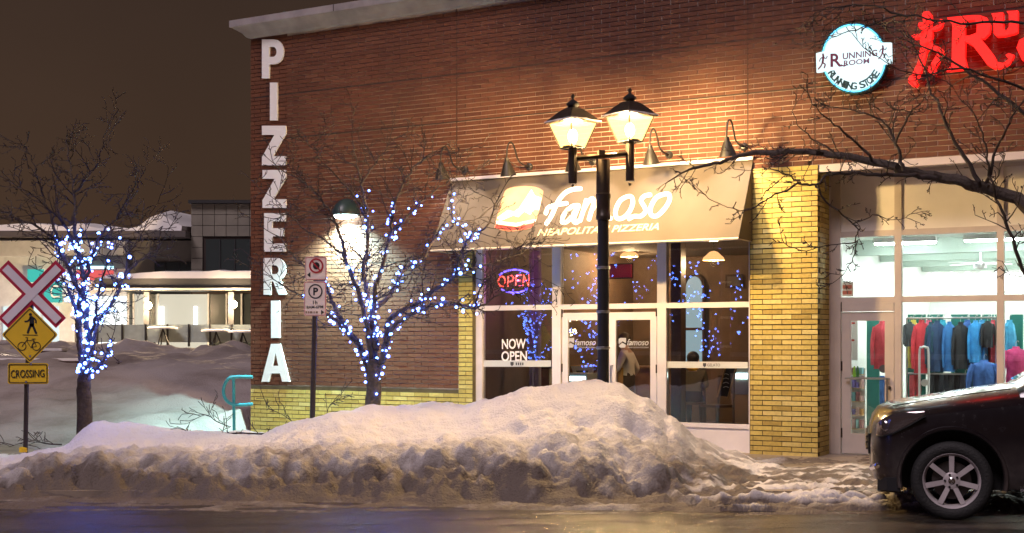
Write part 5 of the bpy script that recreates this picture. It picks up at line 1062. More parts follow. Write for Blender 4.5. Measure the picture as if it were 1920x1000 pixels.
# ------------------------------------------------------------------ people
def person(name, label, loc, yaw, bones, rad, cols, hair, lift=0.0, extra=None):
    """bones: joints in body space (x right, y forward, z up); skinned into one body"""
    names = list(bones); idx = {n_: i for i, n_ in enumerate(names)}
    E = [('pelvis', 'spine'), ('spine', 'chest'), ('chest', 'neck'), ('neck', 'head'), ('head', 'crown')]
    for s in 'lr': E += [('chest', 'sho_' + s), ('sho_' + s, 'elb_' + s), ('elb_' + s, 'wri_' + s), ('wri_' + s, 'palm_' + s), ('pelvis', 'hip_' + s), ('hip_' + s, 'kne_' + s), ('kne_' + s, 'ank_' + s), ('ank_' + s, 'toe_' + s)]
    me = bpy.data.meshes.new('body'); me.from_pydata([bones[n_] for n_ in names], [(idx[a], idx[b]) for a, b in E], [])
    o = bpy.data.objects.new('tmp', me); COL.objects.link(o); o.modifiers.new('s', 'SKIN'); sd = o.modifiers.new('u', 'SUBSURF'); sd.levels = sd.render_levels = 2
    for i, n_ in enumerate(names):
        r = rad[n_.split('_')[0]]; me.skin_vertices[0].data[i].radius = r if isinstance(r, tuple) else (r, r); me.skin_vertices[0].data[i].use_root = n_ == 'pelvis'
    dg = bpy.context.evaluated_depsgraph_get(); bm2 = bpy.data.meshes.new_from_object(o.evaluated_get(dg)); bpy.data.objects.remove(o)
    rot = Matrix.Rotation(yaw, 3, 'Z'); T = lambda p: rot @ Vector(p) + Vector(loc)
    q = MB(); fs = [tuple(p.vertices) for p in bm2.polygons]; vs = [v.co.copy() for v in bm2.vertices]
    q.add([T(v) for v in vs], fs)
    def near(c):
        return min(names, key=lambda n_: (Vector(bones[n_]) - c).length)
    zone = {'head': 0, 'crown': 0, 'neck': 0, 'palm': 0, 'wri': 0, 'spine': 1, 'chest': 1, 'sho': 1, 'elb': 1, 'pelvis': 2, 'hip': 2, 'kne': 2, 'ank': 3, 'toe': 3}
    for i, f in enumerate(fs): c = sum((vs[j] for j in f), Vector()) / len(f); q.m[i] = zone[near(c).split('_')[0]]
    for s in 'lr':   # five fingers
        w, pm2 = Vector(bones['wri_' + s]), Vector(bones['palm_' + s]); d = (pm2 - w).normalized(); sd_ = d.orthogonal().normalized()
        for k in range(5):
            o_ = sd_ * (.018 * (k - 1.5)) if k < 4 else sd_ * -.045; L = (.065, .075, .07, .055, .05)[k]; b0 = pm2 + o_ + d * (.02 if k < 4 else -.03); q.tube([T(b0 - d * .03), T(b0 + d * L * .5), T(b0 + d * L + Vector((0, .015, -.01)))], [.010, .009, .007], 6, mi=0)
    g = thing(name, label, 'person', loc)
    part('body', q, cols, g, True)
    hd = Vector(bones['head']); 
    q = MB(); q.ball(T(hd + Vector((0, -.018, .045))), .108, 14, 10, (1, 1.08, 1.02)); part('hair', q, hair, g, True)
    q = MB(); q.ball(T(hd + Vector((0, .095, .0))), .017, 6, 5, (1, 1, 1.4)); part('nose', q, cols[0], g, True)
    for s in (-1, 1):
        q = MB(); q.ball(T(hd + Vector((s * .036, .083, .03))), .012, 6, 5); part('eye', q, M_BSIGN, g, True)
        q = MB(); q.ball(T(hd + Vector((s * .092, .0, .0))), .026, 6, 5, (.5, .8, 1.2)); part('ear', q, cols[0], g, True)
    q = MB(); q.ball(T(hd + Vector((0, .086, -.045))), .022, 8, 4, (1, .4, .3)); part('mouth', q, mat('lips', (.3, .1, .09), .5), g, True)
    if extra: extra(g, T)
    return g
SK = mat('skin', (.45, .27, .2), .5); RADS = {'pelvis': (.15, .115), 'spine': (.14, .105), 'chest': (.165, .115), 'neck': .055, 'head': (.088, .1), 'crown': .06, 'sho': .072, 'elb': .046, 'wri': .032, 'palm': (.035, .02), 'hip': .095, 'kne': .062, 'ank': .042, 'toe': .042}
walk = {'pelvis': (0, 0, .90), 'spine': (0, .01, 1.07), 'chest': (0, .03, 1.24), 'neck': (0, .05, 1.38), 'head': (0, .08, 1.50), 'crown': (0, .075, 1.57), 'sho_l': (-.18, .03, 1.30), 'elb_l': (-.23, .10, 1.06), 'wri_l': (-.17, .30, 1.02), 'palm_l': (-.15, .37, 1.03), 'sho_r': (.18, .03, 1.30), 'elb_r': (.24, -.08, 1.07), 'wri_r': (.23, .06, .88), 'palm_r': (.23, .09, .82),
        'hip_l': (-.09, 0, .84), 'kne_l': (-.10, .17, .48), 'ank_l': (-.10, .12, .09), 'toe_l': (-.10, .26, .05), 'hip_r': (.09, 0, .84), 'kne_r': (.10, -.02, .47), 'ank_r': (.10, -.24, .11), 'toe_r': (.10, -.12, .05)}
p = hitw(1178, 700, 2.0)
def apron(g, T):
    q = MB(); q.rings([[T((.20 * s * math.cos(a), .02 + .155 * s * math.sin(a), z)) for a in [math.pi * (i / 10) for i in range(11)]] for s, z in ((1.0, .55), (.98, .8), (.92, 1.0), (.88, 1.1))], cap=False, closed=False); part('apron', q, mat('ochre_apron', (.48, .26, .07), .8), g, True)
person('person', 'person in white shirt and ochre apron walking behind the right door', (p.x, p.y, .085), -TH + R(95), walk, RADS, [SK, mat('white_shirt', (.62, .56, .52), .8), mat('brown_trousers', (.06, .04, .03), .8), M_BLACK], mat('brown_hair', (.05, .025, .012), .6), extra=apron)
sit = {'pelvis': (0, 0, .55), 'spine': (0, .0, .73), 'chest': (0, .02, .92), 'neck': (0, .04, 1.07), 'head': (0, .06, 1.19), 'crown': (0, .06, 1.26), 'sho_l': (-.18, .02, .98), 'elb_l': (-.22, .12, .74), 'wri_l': (-.12, .33, .76), 'palm_l': (-.09, .40, .76), 'sho_r': (.18, .02, .98), 'elb_r': (.22, .12, .74), 'wri_r': (.12, .33, .76), 'palm_r': (.09, .40, .76),
       'hip_l': (-.09, .05, .54), 'kne_l': (-.11, .45, .52), 'ank_l': (-.11, .44, .10), 'toe_l': (-.11, .58, .06), 'hip_r': (.09, .05, .54), 'kne_r': (.11, .45, .52), 'ank_r': (.11, .44, .10), 'toe_r': (.11, .58, .06)}
p = hitw(1299, 700, 3.9)
def scarf(g, T):
    q = MB(); q.rings([[T((.10 * s * math.cos(a), .03 + .10 * s * math.sin(a), z)) for a in [6.283 * i / 12 for i in range(12)]] for s, z in ((.9, 1.01), (1.1, 1.04), (.95, 1.10))]); part('scarf', q, mat('yellow_scarf', (.75, .45, .03), .8), g, True)
person('person', 'person with dark hair and yellow scarf seated with back to the window', (p.x, p.y, .085 + .0), -TH + R(15), sit, RADS, [SK, mat('olive_coat', (.14, .13, .09), .9), mat('dark_jeans', (.02, .025, .04), .8), M_BLACK], mat('black_hair', (.012, .01, .01), .5), extra=scarf)

# ------------------------------------------------------------------ parked car
YAW = R(-15)
CW = pix(1780, 903, 11.5); 
_cx = Matrix.Rotation(-YAW, 3, 'Z')
AX = .70; NEAR = .93; ZAX = .35
def CP(x, y, z):    # car space: x back from the nose, y away from the camera side (-NEAR is the near flank), z up
    v = Vector((x - AX, y + NEAR - .02, 0)); v.rotate(Matrix.Rotation(YAW, 3, 'Z')); return Vector((CW.x + v.x, 11.42 + v.y, z))
C = thing('parked_car', 'dark plum sport utility car nosing in from the right edge', 'car', CP(AX, 0, 0))
def paint():
    m = bpy.data.materials.new('car_paint'); m.use_nodes = True; nt = m.node_tree; b = nt.nodes['Principled BSDF']
    b.inputs['Base Color'].default_value = (.010, .0065, .0105, 1); b.inputs['Roughness'].default_value = .28; b.inputs['Metallic'].default_value = .35; b.inputs['Coat Weight'].default_value = 1; b.inputs['Coat Roughness'].default_value = .03
    n = nt.nodes.new('ShaderNodeTexNoise'); n.inputs['Scale'].default_value = 14; n.inputs['Detail'].default_value = 8; g = nt.nodes.new('ShaderNodeNewGeometry'); nt.links.new(g.outputs['Position'], n.inputs['Vector'])
    r = nt.nodes.new('ShaderNodeMapRange'); r.inputs[1].default_value = .4; r.inputs[2].default_value = .75; r.inputs[3].default_value = .05; r.inputs[4].default_value = .35; nt.links.new(n.outputs['Fac'], r.inputs[0]); nt.links.new(r.outputs[0], b.inputs['Coat Roughness'])
    sp_ = nt.nodes.new('ShaderNodeSeparateXYZ'); nt.links.new(g.outputs['Position'], sp_.inputs[0]); zr_ = nt.nodes.new('ShaderNodeMapRange'); zr_.inputs[1].default_value = .75; zr_.inputs[2].default_value = .25; nt.links.new(sp_.outputs['Z'], zr_.inputs[0])
    ml = nt.nodes.new('ShaderNodeMath'); ml.operation = 'MULTIPLY'; nt.links.new(zr_.outputs[0], ml.inputs[0]); nt.links.new(n.outputs['Fac'], ml.inputs[1])
    mx = nt.nodes.new('ShaderNodeMix'); mx.data_type = 'RGBA'; nt.links.new(ml.outputs[0], mx.inputs[0]); mx.inputs['A'].default_value = b.inputs['Base Color'].default_value; mx.inputs['B'].default_value = (.16, .13, .12, 1); nt.links.new(mx.outputs['Result'], b.inputs['Base Color']); return m
M_CAR = paint(); M_TYRE = mat('tyre_rubber', (.014, .014, .014), .7, bump=.5, bscale=60); M_RIM = mat('alloy', (.62, .57, .58), .35, .35, var=.12, scale=8); M_PLAS = mat('black_plastic', (.012, .012, .013), .6); M_CHROME = mat('chrome', (.7, .68, .7), .12, 1)
def csec(x, w, zb, zm, zs, zt, crown=.5):
    h = [(0, zb), (.72 * w, zb), (.90 * w, zb + .03), (.965 * w, zb + .12), (.985 * w, zb + .25), (w, zm), (.995 * w, zm + (zs - zm) * .55), (.965 * w, zs - .03), (.90 * w, zs + .012), (.78 * w, zs + (zt - zs) * .45), (.5 * w, zs + (zt - zs) * .85), (.25 * w, zt - .004), (0, zt)]
    return [CP(x, -a, b) for a, b in h] + [CP(x, a, b) for a, b in h[-2:0:-1]]
ST_ = [(0.0, .62, .40, .58, .76, .80), (.025, .73, .33, .58, .83, .89), (.08, .82, .29, .60, .89, .965), (.18, .88, .27, .62, .93, 1.015), (.32, .905, .25, .63, .955, 1.045), (.5, .91, .25, .64, .965, 1.075), (.75, .925, .25, .66, 1.0, 1.12), (1.0, .93, .25, .68, 1.03, 1.165), (1.25, .935, .25, .70, 1.06, 1.20), (1.45, .94, .25, .70, 1.085, 1.215), (1.7, .945, .25, .70, 1.10, 1.17), (2.4, .95, .25, .70, 1.12, 1.18), (3.2, .95, .25, .70, 1.14, 1.2), (3.9, .945, .25, .70, 1.15, 1.21), (4.4, .92, .30, .70, 1.14, 1.2), (4.62, .86, .36, .70, 1.10, 1.15), (4.7, .72, .42, .70, 1.02, 1.06)]
def interp_st(x):
    for a, b in zip(ST_, ST_[1:]):
        if x <= b[0]: u = (x - a[0]) / (b[0] - a[0]); return tuple(p + (r - p) * u for p, r in zip(a, b))
    return ST_[-1]
xs_ = sorted(set([s[0] for s in ST_] + [i * .1 for i in range(2, 47)]))
q = MB(); q.rings([csec(*interp_st(x)) for x in xs_])
body = part('body', q, [M_CAR, M_PLAS], C, True)
# wheel arches cut through the flanks
def cut(o, x):
    c = MB(); a, b = CP(x, -1.2, ZAX + .02), CP(x, -.62, ZAX + .02); d = (b - a).normalized(); c.lathe(a, [(.445, 0), (.445, (b - a).length)], 40, d)
    k = part('cutter', c, [M_PLAS], None); md = o.modifiers.new('b', 'BOOLEAN'); md.operation = 'DIFFERENCE'; md.solver = 'EXACT'; md.object = k
    dg = bpy.context.evaluated_depsgraph_get(); me = bpy.data.meshes.new_from_object(o.evaluated_get(dg)); o.modifiers.clear(); o.data = me; bpy.data.objects.remove(k)
bpy.context.view_layer.update()
for x in (AX, AX + 2.79): cut(body, x)
body.data.polygons.foreach_set('use_smooth', [True] * len(body.data.polygons))
try: body.data.set_sharp_from_angle(angle=R(35))
except Exception: pass
for x in (AX, AX + 2.79):       # flared arch lips
    q = MB(); q.tube([CP(x + .455 * math.cos(a), -(interp_st(max(0.05, min(4.6, x + .455 * math.cos(a))))[1]) * (.985 if a > .4 and a < 2.7 else .97) - .004, ZAX + .02 + .455 * math.sin(a)) for a in [R(-12) + R(204) * i / 26 for i in range(27)]], .022, 6); part('arch_lip', q, M_CAR, C, True)
# cabin
def cab(x, w, z0, z1, w1): return [CP(x, -w, z0), CP(x, -(w * .55 + w1 * .45), z0 + (z1 - z0) * .5), CP(x, -w1, z1 - .04), CP(x, -w1 * .8, z1), CP(x, 0, z1 + .015), CP(x, w1 * .8, z1), CP(x, w1, z1 - .04), CP(x, (w * .55 + w1 * .45), z0 + (z1 - z0) * .5), CP(x, w, z0)]
q = MB(); q.rings([cab(1.28, .80, 1.10, 1.17, .70), cab(1.75, .86, 1.10, 1.46, .74), cab(2.15, .88, 1.10, 1.66, .70), cab(2.6, .88, 1.12, 1.72, .68), cab(3.6, .88, 1.13, 1.71, .68), cab(4.3, .86, 1.13, 1.62, .66), cab(4.62, .8, 1.10, 1.2, .62)]); part('cabin', q, M_CAR, C, True)
M_CGLASS = mat('car_glass', (.01, .012, .014), .03, spec=.8, coat=1)
q = MB(); q.add([CP(1.36, -.70, 1.215), CP(1.36, .70, 1.215), CP(2.10, .62, 1.655), CP(2.10, -.62, 1.655)], [(0, 1, 2, 3)]); q.v = [v + Vector((0, 0, .012)) for v in q.v]; part('windscreen', q, M_CGLASS, C)
for pts in ([(1.82, 1.16), (2.55, 1.17), (2.55, 1.64), (2.28, 1.62)], [(2.65, 1.17), (3.45, 1.18), (3.45, 1.64), (2.65, 1.65)], [(3.55, 1.18), (4.15, 1.2), (4.0, 1.58), (3.55, 1.63)]):
    q = MB(); q.add([CP(x, -(.885 - (z - 1.12) / .55 * .17) - .012, z) for x, z in pts], [(0, 1, 2, 3)]); part('side_window', q, M_CGLASS, C)
# lights, grille, bumper, seams
q = MB(); q.rings([[CP(x, -y * f, z0 + (z1 - z0) * (.5 + .5 * math.sin(6.283 * j / 10))) + Vector((0, 0, 0)) for j, f in [(j, 1 + .02 * math.cos(6.283 * j / 10)) for j in range(10)]] for x, y, z0, z1 in ((.05, .775, .74, .84), (.10, .84, .74, .90), (.19, .885, .77, .945), (.32, .912, .84, .965), (.46, .922, .93, .975))]); hl = part('headlight', q, mat('lamp_lens', (.16, .13, .13), .05, .7, coat=1), C, True)
q = MB(); q.rings([[CP(x, y * f, z0 + (z1 - z0) * (.5 + .5 * math.sin(6.283 * j / 10))) for j, f in [(j, 1 + .02 * math.cos(6.283 * j / 10)) for j in range(10)]] for x, y, z0, z1 in ((.05, .775, .74, .84), (.10, .84, .74, .90), (.19, .885, .77, .945), (.32, .912, .84, .965), (.46, .922, .93, .975))]); part('headlight', q, MATS['lamp_lens'], C, True)
q = MB(); q.tube([CP(.12, -.785, .85), CP(.2, -.838, .885), CP(.3, -.868, .905)], .012, 6); part('amber_marker', q, mat('amber', (.7, .28, .05), .2), hl)
for xx, yy, zz, rr_ in ((.13, -.868, .83, .045), (.215, -.897, .865, .038)): q = MB(); q.lathe(CP(xx, yy + .012, zz), [(rr_, 0), (rr_, .012), (rr_ * .75, .018), (rr_ * .7, .008), (.004, .004)], 14, CP(xx, -3, zz) - CP(xx + .9, 0, zz)); part('projector', q, M_CHROME, hl)
q = MB(); q.tube([CP(.05, -.785, .735), CP(.10, -.848, .735), CP(.19, -.893, .765), CP(.32, -.92, .835), CP(.47, -.93, .93)], .007, 5); part('lamp_gasket', q, M_PLAS, hl)
q = MB(); q.rings([[CP(x, y, z) for y, z in ((-.55, .55), (.55, .55), (.58, .74), (-.58, .74))] for x in (-.02, .08)]); part('grille', q, M_PLAS, C)
for z in (.60, .66, .71): q = MB(); q.tube([CP(-.03, -.54, z), CP(-.035, 0, z), CP(-.03, .54, z)], .012, 6); part('grille_bar', q, M_CHROME, C)
q = MB(); q.tube([CP(.10, -.775, .47), CP(.06, -.735, .45), CP(.02, -.62, .43)], .035, 8); part('fog_lamp', q, M_CHROME, C)
q = MB(); q.rings([[CP(x, -w, z) for w, z in ((w0 - .05, .22), (w0 + .012, .24), (w0 + .014, .36), (w0 - .05, .37))] for x, w0 in ((.06, .70), (.14, .80), (.26, .86))]); part('bumper_trim', q, M_PLAS, C)
q = MB(); q.tube([CP(1.26, -.943, .30), CP(1.9, -.958, .30), CP(3.0, -.962, .30)], .028, 6); part('sill_trim', q, M_CHROME, C)
def side_y(x, z): s = interp_st(x); return s[1] * (1.0 if z < s[3] + .1 else .99)
q = MB(); q.tube([CP(1.34, -side_y(1.34, .4) - .001, .32), CP(1.33, -side_y(1.33, .7) - .002, .7), CP(1.36, -side_y(1.36, .95) + .006, 1.0)], .005, 4); part('door_seam', q, M_PLAS, C)
q = MB(); q.tube([CP(1.42, -.955, .84), CP(1.8, -.962, .86), CP(3.2, -.966, .88)], .022, 6); part('side_moulding', q, M_CAR, C, True)
q = MB(); q.tube([CP(.20, -.60, 1.0), CP(.6, -.74, 1.085), CP(1.2, -.80, 1.175)], .006, 4); part('bonnet_seam', q, M_PLAS, C)
q = MB(); q.rings([[CP(x, -1.02 + .09 * math.cos(a) * s, 1.24 + .075 * math.sin(a) * s) for a in [6.283 * j / 12 for j in range(12)]] for x, s in ((1.60, .45), (1.63, .85), (1.70, 1), (1.78, .95), (1.80, .8))]); mi_ = part('wing_mirror', q, M_CAR, C, True); q = MB(); q.tube([CP(1.74, -.86, 1.15), CP(1.73, -.96, 1.19)], .025, 6); part('mirror_stalk', q, M_PLAS, mi_)
q = MB(); q.tube([CP(2.2, -.955, .98), CP(2.22, -.975, .985), CP(2.42, -.975, .985), CP(2.44, -.955, .98)], .014, 6); part('door_handle', q, M_CHROME, C)
def wheel(x, near, steer=0.0):
    c = CP(x, -.80 if near else .80, ZAX); ax = (CP(x, -2, ZAX) - CP(x, -1, ZAX)).normalized() * (1 if near else -1)
    if steer: ax.rotate(Matrix.Rotation(steer, 3, 'Z'))
    e1 = Vector((0, 0, 1)); e2 = ax.cross(e1).normalized(); e1 = e2.cross(ax).normalized()
    P = lambda r, a, o: c + ax * o + (e1 * math.cos(a) + e2 * math.sin(a)) * r
    n = 48
    def lat(prof): return [[P(r, 6.2832 * j / n, o) for j in range(n)] for r, o in prof]
    q = MB(); q.rings(lat([(.245, -.11), (.325, -.115), (.345, -.095), (.353, -.06), (.353, .06), (.346, .09), (.325, .112), (.29, .118), (.255, .108), (.242, .095)]), cap=False); wh = part('wheel', q, M_TYRE, C, True)
    if not near: return
    q = MB(); q.rings(lat([(.242, -.10), (.222, -.05), (.222, .05), (.232, .085), (.246, .104), (.25, .100), (.246, .09)]), cap=False); part('rim', q, M_RIM, wh, True)
    for k in range(7):
        a = 6.2832 * k / 7; q = MB(); w0, w1 = .24, .10
        pts = [P(.05, a - .42, .07), P(.05, a + .42, .07), P(.228, a + w1 + .0, .088), P(.228, a - w1, .088)]; q.hexa([p - ax * .03 for p in pts] + pts); part('spoke', q, M_RIM, wh)
    q = MB(); q.rings(lat([(.075, .03), (.075, .072), (.06, .078), (.02, .08)])); part('hub', q, M_RIM, wh, True)
    q = MB(); q.lathe(c + ax * .078, [(.03, 0), (.03, .006), (.02, .012)], 16, ax); part('hub_cap', q, M_CHROME, wh)
    for k in range(5): q = MB(); q.lathe(P(.057, 6.2832 * k / 5 + .3, .072), [(.011, 0), (.011, .014), (.006, .018)], 6, ax); part('wheel_nut', q, M_BLACK, wh)
    q = MB(); q.rings(lat([(.17, -.01), (.17, .01), (.05, .012)])); part('brake_disc', q, mat('disc_iron', (.10, .09, .09), .4, .8), wh)
wheel(AX, True, R(-3)); wheel(AX + 2.79, True); wheel(AX, False); wheel(AX + 2.79, False)

# ------------------------------------------------------------------ far side: patio block and shop across the snow
ZF = 40.0
fk = lambda px, py, dz=0.0: pix(px, py, ZF + dz)
def fbox(mb, x0, y0, x1, y1, d0, d1):
    a, b = fk(x0, y1), fk(x1, y0); mb.hexa([(a.x, ZF + d0, a.z), (b.x, ZF + d0, a.z), (b.x, ZF + d1, a.z), (a.x, ZF + d1, a.z), (a.x, ZF + d0, b.z), (b.x, ZF + d0, b.z), (b.x, ZF + d1, b.z), (a.x, ZF + d1, b.z)])
M_CONC = mat('block_concrete', (.22, .20, .165), .85, var=.18, scale=1.2); M_FWALL = mat('far_wall', (.68, .70, .69), .7, var=.08); M_FDARK = mat('far_dark', (.03, .03, .032), .5); M_CLEAN = mat('clean_snow', (.8, .78, .78), .7)
FB = thing('commercial_building', 'low concrete and glass commercial building beyond the snow field', 'building', fk(300, 660))
def fp(name, m, boxes, parent=FB):
    q = MB(); [fbox(q, *b) for b in boxes]; return part(name, q, m, parent)
tower = fp('tower', M_JOINT, [(360, 381, 640, 700, .05, 8)])
for i in range(7):
    for j in range(7):
        x0 = 358 + i * 22; y0 = 382 + j * 20.5
        if 384 < x0 + 11 and y0 + 10 > 447: continue
        q = MB(); fbox(q, x0 + .5, y0 + .5, x0 + 21.5, y0 + 20, 0, .1); part('panel', q, M_CONC, tower)
fp('tower_coping', M_FDARK, [(355, 376, 642, 382, -.15, 8)])
fp('recess_window', mat('far_glass_dark', (.035, .045, .045), .25), [(386, 449, 640, 525, -.0, .04)])
q = MB(); [fbox(q, x, 449, x + 1.5, 525, -.03, 0) for x in (412, 440, 468)]; fp_ = part('window_bar', q, M_FDARK, FB); tag(fp_, kind='stuff')
fp('wing_wall', M_CONC, [(236, 450, 360, 530, .3, 6)])
fp('wing_window', MATS['far_glass_dark'], [(286, 491, 358, 528, .22, .29)])
q = MB(); [fbox(q, x, 491, x + 1.5, 528, .18, .22) for x in (306, 332)]; tag(part('window_bar', q, M_FDARK, FB), kind='stuff')
fp('shop_wall', M_FWALL, [(-320, 448, 236, 700, .1, 8)])
fp('fascia', mat('fascia_panel', (.8, .82, .81), .5, var=.05), [(-320, 452, 236, 482, -.1, .1)])
fp('lower_fascia', mat('dark_fascia', (.10, .105, .11), .6), [(120, 480, 240, 504, -.12, .1)])
roof = fp('roof', mat('roof_metal', (.10, .085, .08), .6), [(-320, 436, 357, 447, -.6, 8)])
q = MB()
rng = random.Random(3); x = -320
rings = []
for i in range(70):
    px = -320 + i * 9.7; a = fk(px, 437); hgt = .10 + .30 * max(0, fbm(i * .13, 2, 1, 3, 1)) + (.55 * math.exp(-((px - 310) / 34) ** 2)) + .25 * math.exp(-((px - 60) / 80) ** 2)
    rings.append([(a.x, ZF - .6, a.z), (a.x, ZF - .55, a.z + hgt * .7), (a.x, ZF + .6, a.z + hgt), (a.x, ZF + 5, a.z + hgt + .2), (a.x, ZF + 7, a.z)])
q.rings(rings); part('roof_snow', q, M_CLEAN, roof, True)
sl = MB(); a = fk(160, 437); b = fk(357, 420); sl.hexa([(fk(120, 437).x, ZF + 2, a.z), (b.x, ZF + 2, a.z), (b.x, ZF + 8, a.z), (fk(120, 437).x, ZF + 8, a.z), (fk(150, 418).x, ZF + 4, b.z + .25), (b.x, ZF + 4, b.z), (b.x, ZF + 8, b.z), (fk(150, 418).x, ZF + 8, b.z + .25)]); part('raised_roof', sl, mat('roof_sheet', (.13, .11, .10), .5), FB)
# lit shop front under the canopy
fp('canopy', M_FDARK, [(236, 531, 640, 548, -3.0, .1)])
fp('canopy_trim', mat('canopy_trim', (.5, .47, .40), .5), [(236, 548, 640, 551, -3.05, -2.9)])
q = MB(); rings = []
for i in range(44):
    px = 238 + i * 9.3; a = fk(px, 531); hgt = .26 * (1 - math.exp(-i / 5)) + .04 * fbm(i * .2, 1, 4, 2, 1); rings.append([(a.x, ZF - 3.0, a.z), (a.x, ZF - 2.95, a.z + hgt * .8), (a.x, ZF - 2.3, a.z + hgt), (a.x, ZF - .2, a.z + hgt), (a.x, ZF, a.z)])
q.rings(rings); part('canopy_snow', q, M_CLEAN, FB, True)
for px in (147, 276, 434): q = MB(); c = pix(px, 548, ZF - 2.8); q.box((c.x, ZF - 2.8, c.z - 1.6), (.16, .16, 3.2)); part('canopy_post', q, M_FDARK, FB)
M_LITW = emis('lit_interior', (.95, .90, .72), .30); M_LITB = emis('lit_bright', (.92, 1.0, .97), .75)
fp('lit_bay', M_LITB, [(160, 556, 236, 660, .0, .08)]); fp('lit_bay', M_LITW, [(250, 552, 276, 660, .0, .06)]); fp('lit_bay', M_LITW, [(292, 552, 392, 660, .0, .06)]); fp('dark_bay', MATS['far_glass_dark'], [(392, 552, 640, 660, .0, .05)])
fp('dark_bay', MATS['far_glass_dark'], [(274, 552, 292, 660, .0, .05)])
for px in (240, 250, 296, 390, 424, 452): fp('mullion', M_FWALL, [(px, 551, px + 3, 660, -.08, .0)])
for px in (305, 368): fp('light_bar', emis('light_bar', (.9, 1, .98), 3.5), [(px - 2.5, 575, px + 2.5, 620, -.14, -.03)])
for px in (60, 95, 20): fp('lit_bay', emis('lit_dim', (.8, .95, .95), .45), [(px - 14, 575, px + 14, 660, .0, .09)])
g = thing('patio_fence', 'low frosted glass fence with dark posts along the patio', 'fence', pix(340, 640, ZF - 3.6))
def zb(mb, x0, y0, x1, y1, z, d): a, b = pix(x0, y1, z), pix(x1, y0, z); mb.hexa([(a.x, z, a.z), (b.x, z, a.z), (b.x, z + d, a.z), (a.x, z + d, a.z), (a.x, z, b.z), (b.x, z, b.z), (b.x, z + d, b.z), (a.x, z + d, b.z)])
pxs = [180, 228, 272, 313, 353, 393, 433, 473, 513]
for a, b in zip(pxs, pxs[1:]): q = MB(); zb(q, a + 2, 609, b - 1, 642, ZF - 3.6, .03); part('glass_panel', q, mat('frosted_glass', (.42, .50, .46), .3, var=.1), g)
for a in pxs: q = MB(); zb(q, a - 1, 608, a + 2, 650, ZF - 3.65, .1); part('post', q, M_FDARK, g)
for i, (px, py) in enumerate(((143, 578), (278, 573), (438, 571))):
    c = pix(px, py, ZF - 3.0); g = thing('patio_lamp', ['warm globe lamp on the canopy post behind the lit tree', 'warm globe lamp on the middle canopy post', 'warm globe lamp on the canopy post nearest the brick corner'][i], 'lamp', c, 'globe lamps along the far canopy')
    q = MB(); q.ball(c, .11, 10, 8); part('globe', q, emis('globe_lamp', (1, .72, .40), 14), g, True); q = MB(); q.box(c + Vector((0, .1, 0)), (.05, .12, .05)); part('bracket', q, M_FDARK, g)
    lamp('patio_light', 'POINT', c + Vector((0, -.25, 0)), 220, (1, .7, .4), g, .1)
def fsign(name, label, x0, y0, x1, y1, m, dz=-.25): g = thing(name, label, 'sign', fk((x0 + x1) / 2, y1)); q = MB(); fbox(q, x0, y0, x1, y1, dz, dz + .1); part('panel', q, m, g); return g
g = fsign('shop_sign', 'red lit shop sign with white letters behind the lit tree', 148, 508, 216, 526, emis('sign_redlit', (.75, .10, .10), .5)); fm = lambda a, b: fk(a, b) + Vector((0, -.36, 0))
q = MB(); fbox(q, 148, 500, 216, 505, -.25, -.15); part('white_strip', q, emis('sign_cyan', (.5, .9, 1), 1.2), g)
q = MB(); text_quad(q, 'HK', [(197, 541), (216, 541), (216, 526), (197, 526)], fm, Vector((0, .08, 0)), .02)
for s_ in ([(152, 541), (153, 532), (158, 533), (158, 541)], [(165, 530), (171, 541)], [(178, 530), (172, 533), (177, 537), (172, 542)]): stroke(q, s_, 2.6, fm, Vector((0, .08, 0)))
q.solid([arc(188, 532, 5, 6, 0, 340, 12)], fm, Vector((0, .08, 0))); part('letter_row', q, emis('sign_white', (.9, .97, 1), 3.0), g)
g = fsign('shop_sign', 'teal lit shop sign with a white curved letter left of the tree', 88, 530, 120, 568, emis('sign_teal', (.02, .42, .36), .55)); q = MB(); stroke(q, [(116, 538), (106, 538), (101, 547), (105, 557), (117, 557)], 3, lambda a, b: fk(a, b) + Vector((0, -.27, 0)), Vector((0, .03, 0))); part('curved_letter', q, MATS['sign_white'], g)
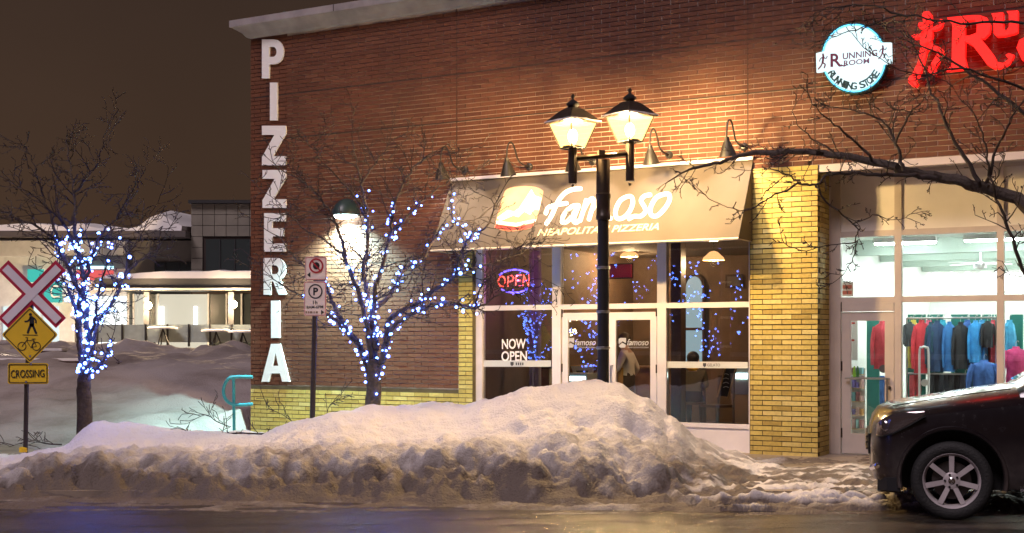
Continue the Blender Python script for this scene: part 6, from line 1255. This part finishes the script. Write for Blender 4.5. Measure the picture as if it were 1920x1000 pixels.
fsign('shop_sign', 'small teal lit panel beside the crossbuck', 57, 506, 86, 530, MATS['sign_teal'])
for i, (px, py, z) in enumerate(((305, 617, 36.0), (405, 622, 36.2), (455, 624, 36.0))):
    c = pix(px, py, z); g = thing('patio_table', ['round patio table near the left light bar', 'round patio table behind the snow heap', 'round patio table nearest the brick corner'][i], 'table', Vector((c.x, z, .5)), 'snowy patio tables'); q = MB(); q.lathe((c.x, z, c.z), [(.42, 0), (.42, .04), (.3, .07)], 16); part('top', q, M_CLEAN, g)
    for k in range(3): a = k * 2.09; q = MB(); q.tube([(c.x, z, c.z), (c.x + .3 * math.cos(a), z + .3 * math.sin(a), c.z - .75)], .02, 5); part('leg', q, M_FDARK, g)
# buried benches and a low bollard light at the left
for i, (x0, x1, y, z) in enumerate(((70, 118, 661, 27.0), (-40, 150, 680, 25.5), (188, 240, 676, 26.5))):
    a, b = pix(x0, y, z), pix(x1, y, z); g = thing('park_bench', ['dark bench top showing through snow behind the diamond sign', 'long dark bench half buried behind the crossing sign', 'dark bench end poking from snow right of the lit tree'][i], 'bench', Vector(((a.x + b.x) / 2, z, a.z - .4)), 'benches buried in the snow'); q = MB(); q.box(((a.x + b.x) / 2, z, a.z), (b.x - a.x, .45, .07)); part('seat', q, M_DWOOD, g)
    q = MB(); q.box(((a.x + b.x) / 2, z + .05, a.z + .06), (b.x - a.x + .05, .40, .05)); part('snow_cap', q, M_CLEAN, g)
    for s in (.12, .88): q = MB(); q.box((a.x + (b.x - a.x) * s, z, a.z - .35), (.10, .4, .62)); part('leg', q, M_FDARK, g)
c = pix(16, 678, 27.5); g = thing('bollard_light', 'small bright bollard light at the left edge', 'lamp', Vector((c.x, 27.5, c.z - .7))); q = MB(); q.tube([c - UP * .8, c - UP * .1], .07, 8); part('post', q, M_FDARK, g); q = MB(); q.ball(c, .09, 8, 6); part('globe', q, emis('bollard_globe', (1, .95, .8), 14), g, True); lamp('bollard_lamp', 'POINT', c + Vector((0, -.25, .1)), 25, (1, .9, .7), g, .1)
